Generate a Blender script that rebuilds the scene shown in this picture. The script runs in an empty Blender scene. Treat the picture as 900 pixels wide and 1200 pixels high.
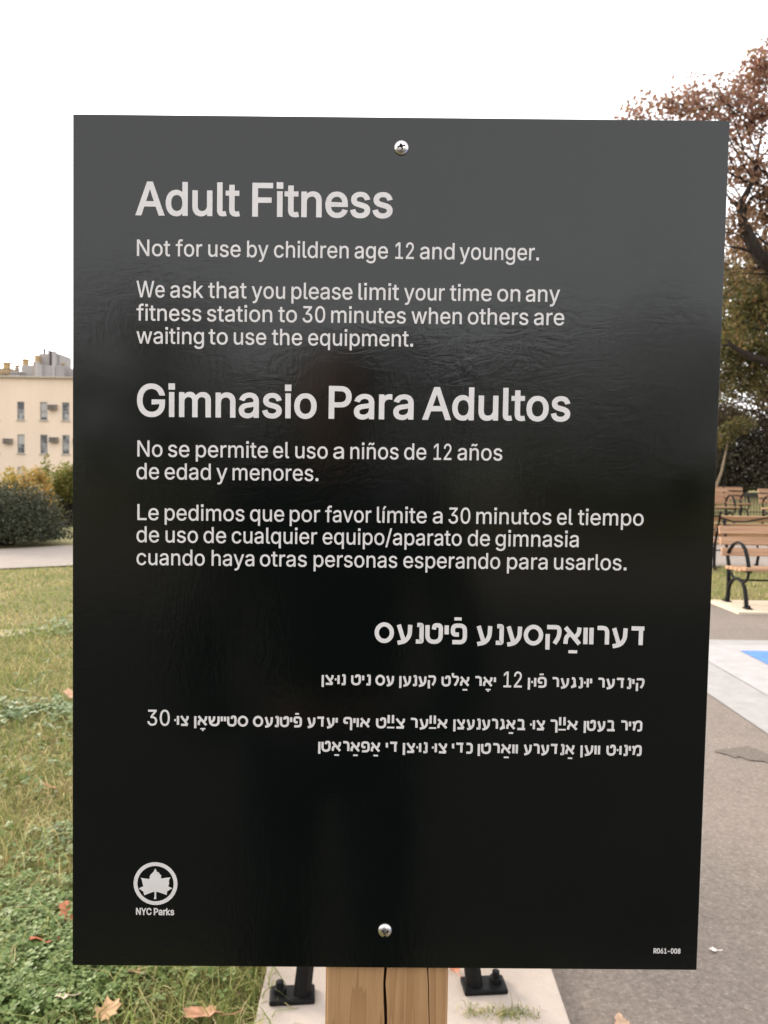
import bpy, bmesh, math, random, json
import numpy as np
from mathutils import Vector, Matrix
R = math.radians
S = bpy.context.scene
COL = S.collection
random.seed(7)
RNG = np.random.default_rng(7)

# ------------------------------------------------------------------ camera
EYE_H = 1.37                                  # the phone is held at 1.37 m
F_PX = 930.0                                  # focal length in pixels of the 900 x 1200 photograph
CAM = Vector((-0.009, -0.565, EYE_H))
ROT = np.array([[0.99987484, -0.01559411, -0.00267159],
                [0.01544588, 0.99869843, -0.04860933],
                [0.00342613, 0.04856198, 0.99881429]])   # rows: right, down, forward over (x, down, forward)
cd = bpy.data.cameras.new('camera')
cam = bpy.data.objects.new('camera', cd)
COL.objects.link(cam)
def w3(v): return Vector((v[0], v[2], -v[1]))
rx, dn, fw = (w3(ROT[i]) for i in range(3))
M = Matrix((rx, -dn, -fw)).transposed().to_4x4()
M.translation = CAM
cam.matrix_world = M
cd.sensor_fit = 'VERTICAL'; cd.sensor_height = 36.0; cd.sensor_width = 27.0
cd.lens = F_PX / 1200 * 36.0
cd.clip_start = 0.02; cd.clip_end = 3000
cd.dof.use_dof = True; cd.dof.focus_distance = 0.566; cd.dof.aperture_fstop = 19.0
S.camera = cam

# ------------------------------------------------------------------ sky, sun, exposure
SUN_EL, SUN_AZ = R(20), R(-52)                # azimuth from +y towards +x: low, behind the building on the left
W = bpy.data.worlds.new('World'); S.world = W
W.use_nodes = True
nt = W.node_tree; N = nt.nodes; L = nt.links
bg = N['Background']; bg.inputs['Strength'].default_value = 0.15
sky = N.new('ShaderNodeTexSky'); sky.sky_type = 'NISHITA'; sky.sun_disc = False
sky.sun_elevation = SUN_EL; sky.sun_rotation = SUN_AZ
sky.air_density = 1.0; sky.dust_density = 4.0; sky.ozone_density = 1.0
hs = N.new('ShaderNodeHueSaturation'); hs.inputs['Saturation'].default_value = 0.35
mx = N.new('ShaderNodeMix'); mx.data_type = 'RGBA'; mx.inputs['Factor'].default_value = 0.55
mx.inputs['B'].default_value = (8.4, 8.2, 8.1, 1)  # the even veil of high cloud
L.new(sky.outputs[0], hs.inputs['Color']); L.new(hs.outputs[0], mx.inputs['A']); L.new(mx.outputs['Result'], bg.inputs['Color'])
sd = bpy.data.lights.new('sun', 'SUN'); sd.energy = 1.3; sd.angle = R(12); sd.color = (1.0, 0.86, 0.68)
sun = bpy.data.objects.new('sun', sd); COL.objects.link(sun)
sun.rotation_euler = Vector((math.sin(SUN_AZ) * math.cos(SUN_EL), math.cos(SUN_AZ) * math.cos(SUN_EL), math.sin(SUN_EL))).to_track_quat('Z', 'Y').to_euler()
S.view_settings.view_transform = 'Standard'; S.view_settings.look = 'None'
S.view_settings.exposure = 1.4; S.view_settings.gamma = 1; S.view_settings.use_curve_mapping = False
S.cycles.max_bounces = 6; S.cycles.transparent_max_bounces = 6

# ------------------------------------------------------------------ measuring helpers
def ray(px, py):
    d = np.array([(px - 450) / F_PX, (py - 600) / F_PX, 1.0]) @ ROT
    return w3(d)
def at(px, py, Y):
    """the point seen at a photo pixel, Y metres beyond the sign face"""
    d = ray(px, py); t = (Y - CAM.y) / d.y
    return CAM + d * t
def gp(px, py, z=0.0):
    d = ray(px, py); t = (z - CAM.z) / d.z
    return CAM + d * t
def smooth(a, b, x):
    t = min(1, max(0, (x - a) / (b - a))); return t * t * (3 - 2 * t)
def gh(x, y):
    """lie of the land: flat by the sign, rising behind the benches on the right, falling to the street on the left"""
    h = 0.34 * smooth(12.6, 17.5, y) * smooth(2.5, 5.5, x)
    h += 0.55 * smooth(21.5, 26.5, y) * smooth(2.5, 5.5, x)
    h -= 0.7 * smooth(17, 27, y) * smooth(1, -5, x)
    return h

# ------------------------------------------------------------------ object helpers
def tag(o, label=None, cat=None, group=None, kind=None):
    if label: o['label'] = label
    if cat: o['category'] = cat
    if group: o['group'] = group
    if kind: o['kind'] = kind
    return o
def thing(name, label, cat, loc=(0, 0, 0), rz=0, group=None):
    o = bpy.data.objects.new(name, None); o.empty_display_size = 0.1
    COL.objects.link(o); o.location = loc; o.rotation_euler = (0, 0, rz)
    return tag(o, label, cat, group)
def link(name, me, mat=None, parent=None):
    o = bpy.data.objects.new(name, me); COL.objects.link(o)
    if mat: me.materials.append(mat)
    if parent: o.parent = parent
    return o
def copy_tree(o, parent=None):
    c = o.copy(); COL.objects.link(c)
    if parent: c.parent = parent
    for ch in list(o.children): copy_tree(ch, c)
    return c

class MB:
    """collects boxes, tubes and sheets, then links them as ONE mesh"""
    def __init__(s): s.v = []; s.f = []
    def add(s, vs, fs):
        n = len(s.v); s.v += [tuple(v) for v in vs]; s.f += [tuple(i + n for i in f) for f in fs]; return s
    def box(s, c, d, rot=None):
        vs = [Vector((x * d[0] / 2, y * d[1] / 2, z * d[2] / 2)) for x in (-1, 1) for y in (-1, 1) for z in (-1, 1)]
        if rot is not None: vs = [rot @ v for v in vs]
        vs = [v + Vector(c) for v in vs]
        return s.add(vs, [(0, 1, 3, 2), (4, 6, 7, 5), (0, 4, 5, 1), (2, 3, 7, 6), (0, 2, 6, 4), (1, 5, 7, 3)])
    def tube(s, pts, r, n=8, flat=1.0, cap=True):
        pts = [Vector(p) for p in pts]
        rr = r if isinstance(r, (list, tuple)) else [r] * len(pts)
        base = len(s.v); up = Vector((0, 0, 1))
        prev = None
        for i, p in enumerate(pts):
            t = (pts[min(i + 1, len(pts) - 1)] - pts[max(i - 1, 0)]).normalized()
            a = prev if prev is not None else (Vector((1, 0, 0)) if abs(t.x) < 0.8 else Vector((0, 1, 0)))
            u = (a - t * a.dot(t)).normalized(); w = t.cross(u); prev = u
            for k in range(n):
                q = 2 * math.pi * (k + .5) / n
                s.v.append(tuple(p + (u * math.cos(q) * flat + w * math.sin(q)) * rr[i]))
        for i in range(len(pts) - 1):
            for k in range(n):
                a = base + i * n + k; b = base + i * n + (k + 1) % n
                s.f.append((a, b, b + n, a + n))
        if cap:
            s.f.append(tuple(base + k for k in range(n))[::-1])
            s.f.append(tuple(base + (len(pts) - 1) * n + k for k in range(n)))
        return s
    def lathe(s, prof, n=20, origin=(0, 0, 0), axis='Z'):
        base = len(s.v); o = Vector(origin)
        for r, z in prof:
            for k in range(n):
                q = 2 * math.pi * k / n
                v = Vector((r * math.cos(q), r * math.sin(q), z))
                if axis == '-Y': v = Vector((v.x, -v.z, v.y))
                if axis == 'X': v = Vector((v.z, v.x, v.y))
                s.v.append(tuple(o + v))
        for i in range(len(prof) - 1):
            for k in range(n):
                a = base + i * n + k; b = base + i * n + (k + 1) % n
                s.f.append((a, b, b + n, a + n))
        s.f.append(tuple(base + k for k in range(n))[::-1]); s.f.append(tuple(base + (len(prof) - 1) * n + k for k in range(n)))
        return s
    def prism(s, poly, z0, z1):
        n = len(poly)
        return s.add([(x, y, z0) for x, y in poly] + [(x, y, z1) for x, y in poly],
                     [tuple(range(n))[::-1], tuple(range(n, 2 * n))] + [(i, (i + 1) % n, (i + 1) % n + n, i + n) for i in range(n)])
    def build(s, name, mat=None, parent=None, smoothed=False, bevel=0, seg=2):
        me = bpy.data.meshes.new(name); me.from_pydata(s.v, [], s.f)
        bm = bmesh.new(); bm.from_mesh(me)
        bmesh.ops.recalc_face_normals(bm, faces=bm.faces[:])
        if bevel:
            es = [e for e in bm.edges if len(e.link_faces) == 2 and e.calc_face_angle(0) > 0.6]
            bmesh.ops.bevel(bm, geom=es, offset=bevel, segments=seg, affect='EDGES', profile=0.6)
        bm.to_mesh(me); bm.free()
        if smoothed:
            me.polygons.foreach_set('use_smooth', [True] * len(me.polygons))
            try: me.set_sharp_from_angle(angle=R(40))
            except Exception: pass
        return link(name, me, mat, parent)

def np_mesh(name, V, F, mat=None, parent=None):
    """V (n,3), F (m,k) arrays"""
    me = bpy.data.meshes.new(name)
    V = np.asarray(V, np.float32); F = np.asarray(F, np.int32); k = F.shape[1]
    me.vertices.add(len(V)); me.vertices.foreach_set('co', V.ravel())
    me.loops.add(F.size); me.loops.foreach_set('vertex_index', F.ravel())
    me.polygons.add(len(F)); me.polygons.foreach_set('loop_start', np.arange(len(F), dtype=np.int32) * k)
    me.update(); me.validate()
    return link(name, me, mat, parent)

# ------------------------------------------------------------------ materials
class Mat:
    def __init__(s, name, col=(.5, .5, .5), rough=.6, spec=.5, metal=0.0):
        s.m = bpy.data.materials.new(name); s.m.use_nodes = True
        s.nt = s.m.node_tree; s.N = s.nt.nodes; s.L = s.nt.links
        s.b = s.N['Principled BSDF']; s.out = s.N['Material Output']
        s.b.inputs['Base Color'].default_value = (*col, 1); s.b.inputs['Roughness'].default_value = rough
        s.b.inputs['Metallic'].default_value = metal
        s.b.inputs['Specular IOR Level'].default_value = spec
    def n(s, t, **kw):
        n = s.N.new(t)
        for k, v in kw.items():
            if k in n.inputs: n.inputs[k].default_value = v
            else: setattr(n, k, v)
        return n
    def coord(s, scale=(1, 1, 1), out='Object', rot=(0, 0, 0)):
        tc = s.n('ShaderNodeTexCoord'); mp = s.n('ShaderNodeMapping')
        mp.inputs['Scale'].default_value = scale; mp.inputs['Rotation'].default_value = rot
        s.L.new(tc.outputs[out], mp.inputs[0]); return mp.outputs[0]
    def noise(s, scale, detail=4, rough=.6, vec=None, dist=0):
        n = s.n('ShaderNodeTexNoise', Scale=scale, Detail=detail, Roughness=rough, Distortion=dist)
        if vec is None: vec = s.coord()
        s.L.new(vec, n.inputs['Vector']); return n.outputs['Fac']
    def ramp(s, fac, stops):
        r = s.n('ShaderNodeValToRGB'); e = r.color_ramp.elements
        while len(e) < len(stops): e.new(.5)
        for i, (p, c) in enumerate(stops): e[i].position = p; e[i].color = (*c, 1) if len(c) == 3 else c
        s.L.new(fac, r.inputs[0]); return r.outputs[0]
    def mix(s, fac, a, b, mode='MIX'):
        m = s.n('ShaderNodeMix', data_type='RGBA', blend_type=mode)
        for sock, v in ((m.inputs['Factor'], fac), (m.inputs['A'], a), (m.inputs['B'], b)):
            if hasattr(v, 'links'): s.L.new(v, sock)
            else: sock.default_value = (*v, 1) if isinstance(v, tuple) else v
        return m.outputs['Result']
    def color(s, sock): s.L.new(sock, s.b.inputs['Base Color']); return s
    def rough(s, sock): s.L.new(sock, s.b.inputs['Roughness']); return s
    def bump(s, h, strength=.3, dist=.01):
        b = s.n('ShaderNodeBump', Strength=strength, Distance=dist)
        s.L.new(h, b.inputs['Height']); s.L.new(b.outputs[0], s.b.inputs['Normal']); return s
    def maprange(s, v, a, b, c, d):
        m = s.n('ShaderNodeMapRange'); s.L.new(v, m.inputs[0])
        for i, q in enumerate((a, b, c, d)): m.inputs[i + 1].default_value = q
        return m.outputs[0]

def leaf_mat(name, stops, trans=.45, zgrad=None, rough=.6):
    """leaves: each leaf its own tint, with some light coming through"""
    m = Mat(name, rough=rough, spec=.25)
    g = m.n('ShaderNodeNewGeometry')
    col = m.ramp(g.outputs['Random Per Island'], stops)
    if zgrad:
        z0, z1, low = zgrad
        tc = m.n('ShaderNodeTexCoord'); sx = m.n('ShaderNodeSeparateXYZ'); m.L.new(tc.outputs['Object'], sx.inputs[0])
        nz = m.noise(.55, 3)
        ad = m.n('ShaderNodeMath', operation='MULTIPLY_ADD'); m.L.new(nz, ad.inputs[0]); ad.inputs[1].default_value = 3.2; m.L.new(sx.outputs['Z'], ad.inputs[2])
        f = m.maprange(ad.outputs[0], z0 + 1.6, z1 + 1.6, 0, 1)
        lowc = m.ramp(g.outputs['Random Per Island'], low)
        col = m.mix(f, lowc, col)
    m.color(col)
    tr = m.n('ShaderNodeBsdfTranslucent'); m.L.new(col, tr.inputs['Color'])
    ms = m.n('ShaderNodeMixShader'); ms.inputs[0].default_value = trans
    m.L.new(m.b.outputs[0], ms.inputs[1]); m.L.new(tr.outputs[0], ms.inputs[2]); m.L.new(ms.outputs[0], m.out.inputs[0])
    return m.m

def make_panel_mat():
    m = Mat('black_film', (.0014, .0025, .0020), .13, .47)
    v = m.coord(rot=(0, R(38), 0), scale=(1, 1, .32))
    a = m.noise(150, 3, .55, v, 1.4)
    v2 = m.coord(rot=(0, R(-25), 0), scale=(.4, 1, 1))
    b = m.noise(85, 3, .6, v2, 2.0)
    c = m.noise(26, 2)
    pat = m.ramp(m.noise(6, 3), [(.42, (.12, .12, .12)), (.62, (1, 1, 1))])
    s1 = m.mix(.5, a, b)
    h = m.mix(pat, (.5, .5, .5), s1)
    h2 = m.mix(.25, h, c)
    m.bump(h2, .20, .0016)
    m.rough(m.maprange(m.noise(9, 4), .3, .7, .10, .20))
    dust = m.ramp(m.noise(900, 2), [(.84, (.0014, .0025, .0020)), (.88, (.015, .015, .015))])
    m.color(dust)
    return m.m
def make_letter_mat():
    m = Mat('letter_vinyl', (.80, .74, .72), .38, .35)
    m.color(m.ramp(m.noise(60, 3), [(.3, (.59, .565, .56)), (.7, (.66, .635, .625))]))
    return m.m
def make_wood_mat():
    m = Mat('post_wood', rough=.75, spec=.2)
    v = m.coord(scale=(1, 1, .035))
    n1 = m.noise(34, 3, .55, v, .8)
    wv = m.n('ShaderNodeMath', operation='MULTIPLY'); m.L.new(n1, wv.inputs[0]); wv.inputs[1].default_value = 9
    fr = m.n('ShaderNodeMath', operation='FRACT'); m.L.new(wv.outputs[0], fr.inputs[0])
    ring = m.ramp(fr.outputs[0], [(0, (.42, .245, .115)), (.45, (.39, .22, .10)), (.86, (.29, .145, .058)), (.97, (.24, .115, .045)), (1, (.40, .23, .108))])
    fine = m.noise(420, 3, .7, m.coord(scale=(1, 1, .03)))
    col = m.mix(.35, ring, m.ramp(fine, [(.3, (.21, .122, .063)), (.7, (.40, .255, .14))]))
    col = m.mix(.25, col, m.ramp(m.noise(14, 3), [(.35, (.31, .185, .095)), (.65, (.44, .27, .14))]))
    m.color(col); m.bump(fine, .25, .002)
    return m.m
def make_slat_mat():
    m = Mat('slat_wood', rough=.5, spec=.35)
    v = m.coord(scale=(.05, 1, 1))
    n = m.noise(30, 4, .6, v, .6)
    m.color(m.ramp(n, [(.3, (.28, .150, .080)), (.5, (.36, .205, .115)), (.72, (.44, .265, .155))]))
    m.bump(n, .15, .002); return m.m
def make_iron_mat():
    m = Mat('black_iron', (.006, .006, .0065), .5, .12)
    n = m.noise(60, 4)
    m.color(m.ramp(n, [(.3, (.005, .005, .0055)), (.75, (.012, .0115, .0115))])); m.rough(m.maprange(n, .3, .7, .42, .62))
    m.bump(m.noise(180, 3), .2, .002); return m.m
def make_asphalt_mat(name='asphalt', k=1.0):
    m = Mat(name, rough=.9, spec=.2)
    fine = m.noise(80, 6, .85); mid = m.noise(11, 5, .65); big = m.noise(.9, 4, .6)
    col = m.ramp(fine, [(.36, (.040, .035, .032)), (.46, (.150, .128, .115)), (.55, (.215, .187, .168)), (.64, (.46, .42, .385))])
    col = m.mix(.35, col, m.ramp(mid, [(.3, (.125, .108, .100)), (.7, (.205, .182, .168))]))
    col = m.mix(.35, col, m.ramp(big, [(.3, (.12, .105, .098)), (.7, (.21, .186, .172))]))
    crack = m.n('ShaderNodeTexVoronoi', feature='DISTANCE_TO_EDGE', Scale=.55); nzv = m.n('ShaderNodeTexNoise', Scale=2.2, Detail=5.0)
    cv = m.coord(); m.L.new(cv, nzv.inputs['Vector']); wv = m.mix(.30, cv, nzv.outputs['Color'], 'LINEAR_LIGHT'); m.L.new(wv, crack.inputs['Vector'])
    col = m.mix(m.ramp(crack.outputs['Distance'], [(.001, (.14, .14, .14)), (.004, (0, 0, 0))]), col, (.05, .044, .04))
    col = m.mix(1.0, col, (k * 1.05, k, k * .93), 'MULTIPLY'); m.color(col); m.bump(fine, .5, .006); return m.m
def make_concrete_mat(name='concrete', base=(.46, .40, .34)):
    m = Mat(name, rough=.88, spec=.2)
    f = m.noise(240, 4, .7); a = m.noise(5, 5, .65); sp = m.noise(34, 4, .7)
    k = lambda s: tuple(c * s for c in base)
    col = m.ramp(a, [(.3, k(.82)), (.7, k(1.08))])
    col = m.mix(.25, col, m.ramp(f, [(.3, k(.62)), (.7, k(1.25))]))
    col = m.mix(m.ramp(sp, [(.62, (0, 0, 0)), (.75, (.5, .5, .5))]), col, k(.55))
    m.color(col); m.bump(f, .25, .003); return m.m
def make_paint_mat(name, c, worn):
    m = Mat(name, rough=.75, spec=.3)
    a = m.noise(9, 5, .7); f = m.noise(150, 3, .7)
    col = m.ramp(a, [(.3, tuple(q * .85 for q in c)), (.7, tuple(q * 1.08 for q in c))])
    col = m.mix(m.ramp(f, [(.60, (0, 0, 0)), (.75, (.55, .55, .55))]), col, worn)
    m.color(col); m.bump(f, .3, .004); return m.m
def make_soil_mat():
    m = Mat('turf_soil', rough=.95, spec=.1)
    a = m.noise(.55, 5, .65); b = m.noise(5, 5, .7); f = m.noise(90, 4, .75)
    grass = m.ramp(b, [(.3, (.11, .125, .038)), (.5, (.20, .185, .072)), (.68, (.30, .25, .12))])
    grass = m.mix(.45, grass, m.ramp(a, [(.35, (.10, .13, .038)), (.65, (.27, .215, .10))]))
    grass = m.mix(.45, grass, m.ramp(f, [(.3, (.055, .05, .022)), (.7, (.30, .25, .13))]))
    m.color(grass); m.bump(f, .8, .02); return m.m
def make_blade_mat():
    m = Mat('grass_blades', rough=.65, spec=.2)
    g = m.n('ShaderNodeNewGeometry'); r = g.outputs['Random Per Island']
    dry = m.ramp(r, [(0, (.29, .225, .095)), (.4, (.44, .365, .17)), (.8, (.55, .47, .25)), (1, (.34, .24, .115))])
    grn = m.ramp(r, [(0, (.11, .155, .035)), (.5, (.19, .24, .065)), (1, (.31, .32, .11))])
    patch = m.noise(1.3, 4, .65)
    wh = m.n('ShaderNodeTexWhiteNoise', noise_dimensions='1D'); m.L.new(r, wh.inputs['W'])
    ad = m.n('ShaderNodeMath', operation='ADD'); m.L.new(patch, ad.inputs[0])
    sc = m.n('ShaderNodeMath', operation='MULTIPLY'); m.L.new(wh.outputs['Value'], sc.inputs[0]); sc.inputs[1].default_value = .42; m.L.new(sc.outputs[0], ad.inputs[1])
    f = m.ramp(ad.outputs[0], [(.66, (0, 0, 0)), (.88, (1, 1, 1))])
    col = m.mix(f, grn, dry); m.color(col)
    tr = m.n('ShaderNodeBsdfTranslucent'); m.L.new(col, tr.inputs['Color'])
    ms = m.n('ShaderNodeMixShader'); ms.inputs[0].default_value = .35
    m.L.new(m.b.outputs[0], ms.inputs[1]); m.L.new(tr.outputs[0], ms.inputs[2]); m.L.new(ms.outputs[0], m.out.inputs[0])
    return m.m
def make_bark_mat():
    m = Mat('bark', rough=.9, spec=.15)
    n = m.noise(16, 5, .7, m.coord(scale=(1, 1, .25)))
    m.color(m.ramp(n, [(.3, (.014, .011, .009)), (.7, (.042, .033, .027))])); m.bump(n, .6, .03); return m.m
def make_wall_mat(name, base, k=.12):
    m = Mat(name, rough=.85, spec=.2)
    a = m.noise(.35, 5, .65, m.coord(scale=(1, 1, .4))); f = m.noise(6, 4, .7)
    q = lambda s: tuple(c * s for c in base)
    col = m.ramp(a, [(.3, q(1 - k)), (.7, q(1 + k * .5))])
    col = m.mix(.2, col, m.ramp(f, [(.3, q(.8)), (.7, q(1.1))])); m.color(col); return m.m
def make_glass_mat():
    m = Mat('window_glass', (.03, .035, .04), .06, .6)
    m.color(m.ramp(m.noise(.9, 2), [(.42, (.025, .028, .032)), (.5, (.12, .12, .12)), (.62, (.30, .29, .28))])); return m.m
def make_brick_mat():
    m = Mat('brick', rough=.85, spec=.2)
    br = m.n('ShaderNodeTexBrick', Scale=4.2); br.inputs['Color1'].default_value = (.22, .095, .06, 1); br.inputs['Color2'].default_value = (.30, .14, .09, 1); br.inputs['Mortar'].default_value = (.32, .28, .24, 1)
    v = m.coord(rot=(R(90), 0, 0)); m.L.new(v, br.inputs['Vector']); m.color(br.outputs['Color']); return m.m

MAT = dict(panel=make_panel_mat(), letter=make_letter_mat(), wood=make_wood_mat(), slat=make_slat_mat(), iron=make_iron_mat(),
           asphalt=make_asphalt_mat(), concrete=make_concrete_mat('concrete', (.44, .375, .325)), soil=make_soil_mat(), blade=make_blade_mat(), bark=make_bark_mat(),
           edge=Mat('aluminium_edge', (.35, .34, .33), .45, .5, .9).m,
           steel=Mat('screw_steel', (.62, .60, .58), .30, .5, 1.0).m, dark=Mat('dark_hole', (.006, .006, .006), .8, .1).m,
           court=make_paint_mat('court_grey_paint', (.30, .285, .275), (.17, .15, .14)), blue=make_paint_mat('court_blue_paint', (.085, .20, .50), (.17, .17, .20)),
           tar=make_asphalt_mat('asphalt_patch', .72), refl_dark=make_concrete_mat('reflection_darkener', (.055, .052, .048)),  # second entry: dark tone of the added ground sheet mirrored in the sign
           path=make_concrete_mat('path_paving', (.26, .222, .195)), pad=make_concrete_mat('bench_pad_concrete', (.56, .47, .36)),
           cream=make_wall_mat('cream_stucco', (.66, .535, .43)), trim=make_wall_mat('stone_trim', (.40, .35, .30)), roofgrey=make_wall_mat('roof_grey', (.36, .335, .325), .3),
           rooftan=make_wall_mat('roof_tan', (.42, .30, .16), .3), frame=Mat('window_frame_paint', (.30, .29, .29), .5).m, glass=make_glass_mat(),
           acgrey=Mat('ac_casing', (.20, .165, .14), .55).m, brick=make_brick_mat(), street=make_wall_mat('street_tarmac', (.12, .11, .11)),
           carpaint=Mat('car_paint', (.055, .10, .20), .25, .6).m, carglass=Mat('car_glass', (.03, .035, .04), .05, .7).m, tyre=Mat('tyre_rubber', (.015, .015, .015), .8).m,
           rim=Mat('rim_alloy', (.5, .5, .5), .35, .5, .8).m, lamp=Mat('lamp_lens', (.7, .7, .68), .2).m,
           fence=Mat('fence_iron', (.022, .021, .02), .5).m)

# ------------------------------------------------------------------ ground, paths, painted court
def axis(lo, hi, step, far):
    a = list(np.arange(lo, hi + 1e-6, step)); d = step
    while a[-1] < far: d *= 1.5; a.append(a[-1] + d)
    d = step
    while a[0] > -far: d *= 1.5; a.insert(0, a[0] - d)
    return a
xs = axis(-24, 24, .6, 1600); ys = axis(-18, 40, .6, 1600)
V = [(x, y, gh(x, y)) for y in ys for x in xs]
nx = len(xs)
Fq = [(j * nx + i, j * nx + i + 1, (j + 1) * nx + i + 1, (j + 1) * nx + i) for j in range(len(ys) - 1) for i in range(nx - 1)]
tag(np_mesh('ground', V, Fq, MAT['soil']), kind='structure')

PADX0, PADX1 = -.30, .475
def ribbon(name, near, far_, mat, lift, kind='structure', nu=60, nv=10):
    """a sheet between two edge lines, laid on the land"""
    def samp(line, t):
        d = [0]
        for a, b in zip(line, line[1:]): d.append(d[-1] + math.hypot(b[0] - a[0], b[1] - a[1]))
        q = t * d[-1]
        for i in range(len(line) - 1):
            if q <= d[i + 1] + 1e-9:
                k = (q - d[i]) / (d[i + 1] - d[i]); return (line[i][0] + k * (line[i + 1][0] - line[i][0]), line[i][1] + k * (line[i + 1][1] - line[i][1]))
        return line[-1]
    V = []
    for i in range(nu + 1):
        a = samp(near, i / nu); b = samp(far_, i / nu)
        for j in range(nv + 1):
            t = j / nv; x, y = a[0] + (b[0] - a[0]) * t, a[1] + (b[1] - a[1]) * t
            V.append((x, y, gh(x, y) + lift))
    F = [(i * (nv + 1) + j, (i + 1) * (nv + 1) + j, (i + 1) * (nv + 1) + j + 1, i * (nv + 1) + j + 1) for i in range(nu) for j in range(nv)]
    return tag(np_mesh(name, V, F, mat), kind=kind)
ribbon('path', [(-14, 4.4), (-5.09, 10.01), (-4.32, 10.5), (0, 11.2), (5, 11.62), (30, 11.7)],
       [(-15.5, 4.9), (-6.35, 12.5), (-5.46, 13.44), (0, 15.6), (5, 16.4), (30, 16.6)], MAT['path'], .02)
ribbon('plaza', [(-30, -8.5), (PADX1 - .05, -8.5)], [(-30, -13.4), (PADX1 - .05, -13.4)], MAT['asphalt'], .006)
ribbon('added_dark_ground', [(-30, -1.5), (30, -1.5)], [(-30, -8.4), (30, -8.4)], MAT['refl_dark'], .012)  # unseen dark sheet added behind the viewer to darken the sign's lower reflection
ribbon('street', [(-60, 27.5), (-3, 27.5)], [(-60, 35), (-3, 35)], MAT['street'], .02)

def sheet(name, poly, z, mat, thick=0.0):
    m = MB()
    if thick: m.prism(poly, z - thick, z)
    else: m.add([(x, y, z) for x, y in poly], [tuple(range(len(poly)))])
    return tag(m.build(name, mat, bevel=.006 if thick else 0), kind='structure')
def wobbly(poly, amp, step=.06, seed=1):
    r = random.Random(seed); out = []
    for a, b in zip(poly, poly[1:] + poly[:1]):
        n = max(1, int(math.hypot(b[0] - a[0], b[1] - a[1]) / step)); n = min(n, 160)
        for i in range(n):
            t = i / n; out.append((a[0] + (b[0] - a[0]) * t + r.gauss(0, amp), a[1] + (b[1] - a[1]) * t + r.gauss(0, amp)))
    return out
sheet('asphalt', wobbly([(PADX1 - .004, -13.5), (26, -13.5), (26, 8.1), (PADX1 - .004, 8.1)], .006), .006, MAT['asphalt'])
sheet('court', [(2.08, -3), (12, -3), (12, 6.08), (2.08, 6.08)], .010, MAT['court'])
sheet('court_band', [(2.44, -2.6), (11.6, -2.6), (11.6, 5.86), (2.44, 5.86)], .014, make_paint_mat('court_pale_paint', (.35, .33, .325), (.2, .17, .16)))
sheet('court_blue', [(2.84, -2), (11, -2), (11, 5.63), (2.84, 5.63)], .018, MAT['blue'])
sheet('concrete_strip', [(PADX0, 1.1), (PADX1, 1.1), (PADX1, 6.6), (PADX0, 6.6)], .03, MAT['concrete'], .12)
sheet('bench_pad', [(3.61, 7.37), (9, 7.37), (9, 8.16), (3.61, 8.16)], .03, MAT['pad'], .12)
st = [gp(q, w) for q, w in ((838, 884), (846, 880), (858, 879), (868, 877), (878, 875), (890, 881), (905, 889), (930, 892), (930, 901), (905, 897), (888, 893), (878, 891), (872, 892), (866, 888), (856, 889), (850, 886))]
sheet('tar_patch', wobbly([(p.x, p.y) for p in st], .009, .03, 3), .0105, MAT['tar'])
cp = [gp(q, w) for q, w in ((-30, 741), (12, 739), (60, 734), (64, 738), (30, 743), (-30, 748))]
sheet('bare_strip', wobbly([(p.x, p.y) for p in cp], .05, .12, 4), .010, make_concrete_mat('pale_gravel', (.44, .37, .27)))

# ------------------------------------------------------------------ foliage tools
def leaf_quads(C, size, jitter=.35, aspect=.62, flat=None, rng=RNG):
    """one pointed leaf-sized face at each centre"""
    n = len(C); C = np.asarray(C, float)
    a = rng.normal(size=(n, 3)); a /= np.linalg.norm(a, axis=1)[:, None]
    if flat is not None: a[:, 2] *= flat; a /= np.linalg.norm(a, axis=1)[:, None]
    b = rng.normal(size=(n, 3)); b -= a * (a * b).sum(1)[:, None]; b /= np.linalg.norm(b, axis=1)[:, None]
    s = size * (1 + jitter * rng.uniform(-1, 1, n))[:, None]
    nrm = np.cross(a, b)
    V = np.stack([C - a * s * .5, C + b * s * aspect * .5 + nrm * s * .08, C + a * s * .5, C - b * s * aspect * .5 + nrm * s * .08], 1).reshape(-1, 3)
    return V, np.arange(4 * n).reshape(-1, 4)
def clumps(centers, radii, counts, rng=RNG):
    out = []
    for c, r, k in zip(centers, radii, counts):
        p = rng.normal(size=(int(k), 3)); p /= np.linalg.norm(p, axis=1)[:, None]
        p *= (rng.uniform(0, 1, int(k)) ** .45)[:, None]
        out.append(np.asarray(c) + p * np.asarray(r))
    return np.concatenate(out)
def limb(m, a, b, r0, r1, sag=.12, n=5, rnd=random, seg=6):
    a, b = Vector(a), Vector(b); d = (b - a).length; pts = []
    for i in range(n + 1):
        t = i / n; p = a.lerp(b, t)
        if 0 < i < n: p += Vector((rnd.gauss(0, 1), rnd.gauss(0, 1), rnd.gauss(0, 1))) * d * .035
        p.z += math.sin(math.pi * t) * sag * d * .5
        pts.append(p)
    m.tube(pts, [r0 + (r1 - r0) * i / n for i in range(n + 1)], seg)
    return pts
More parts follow.
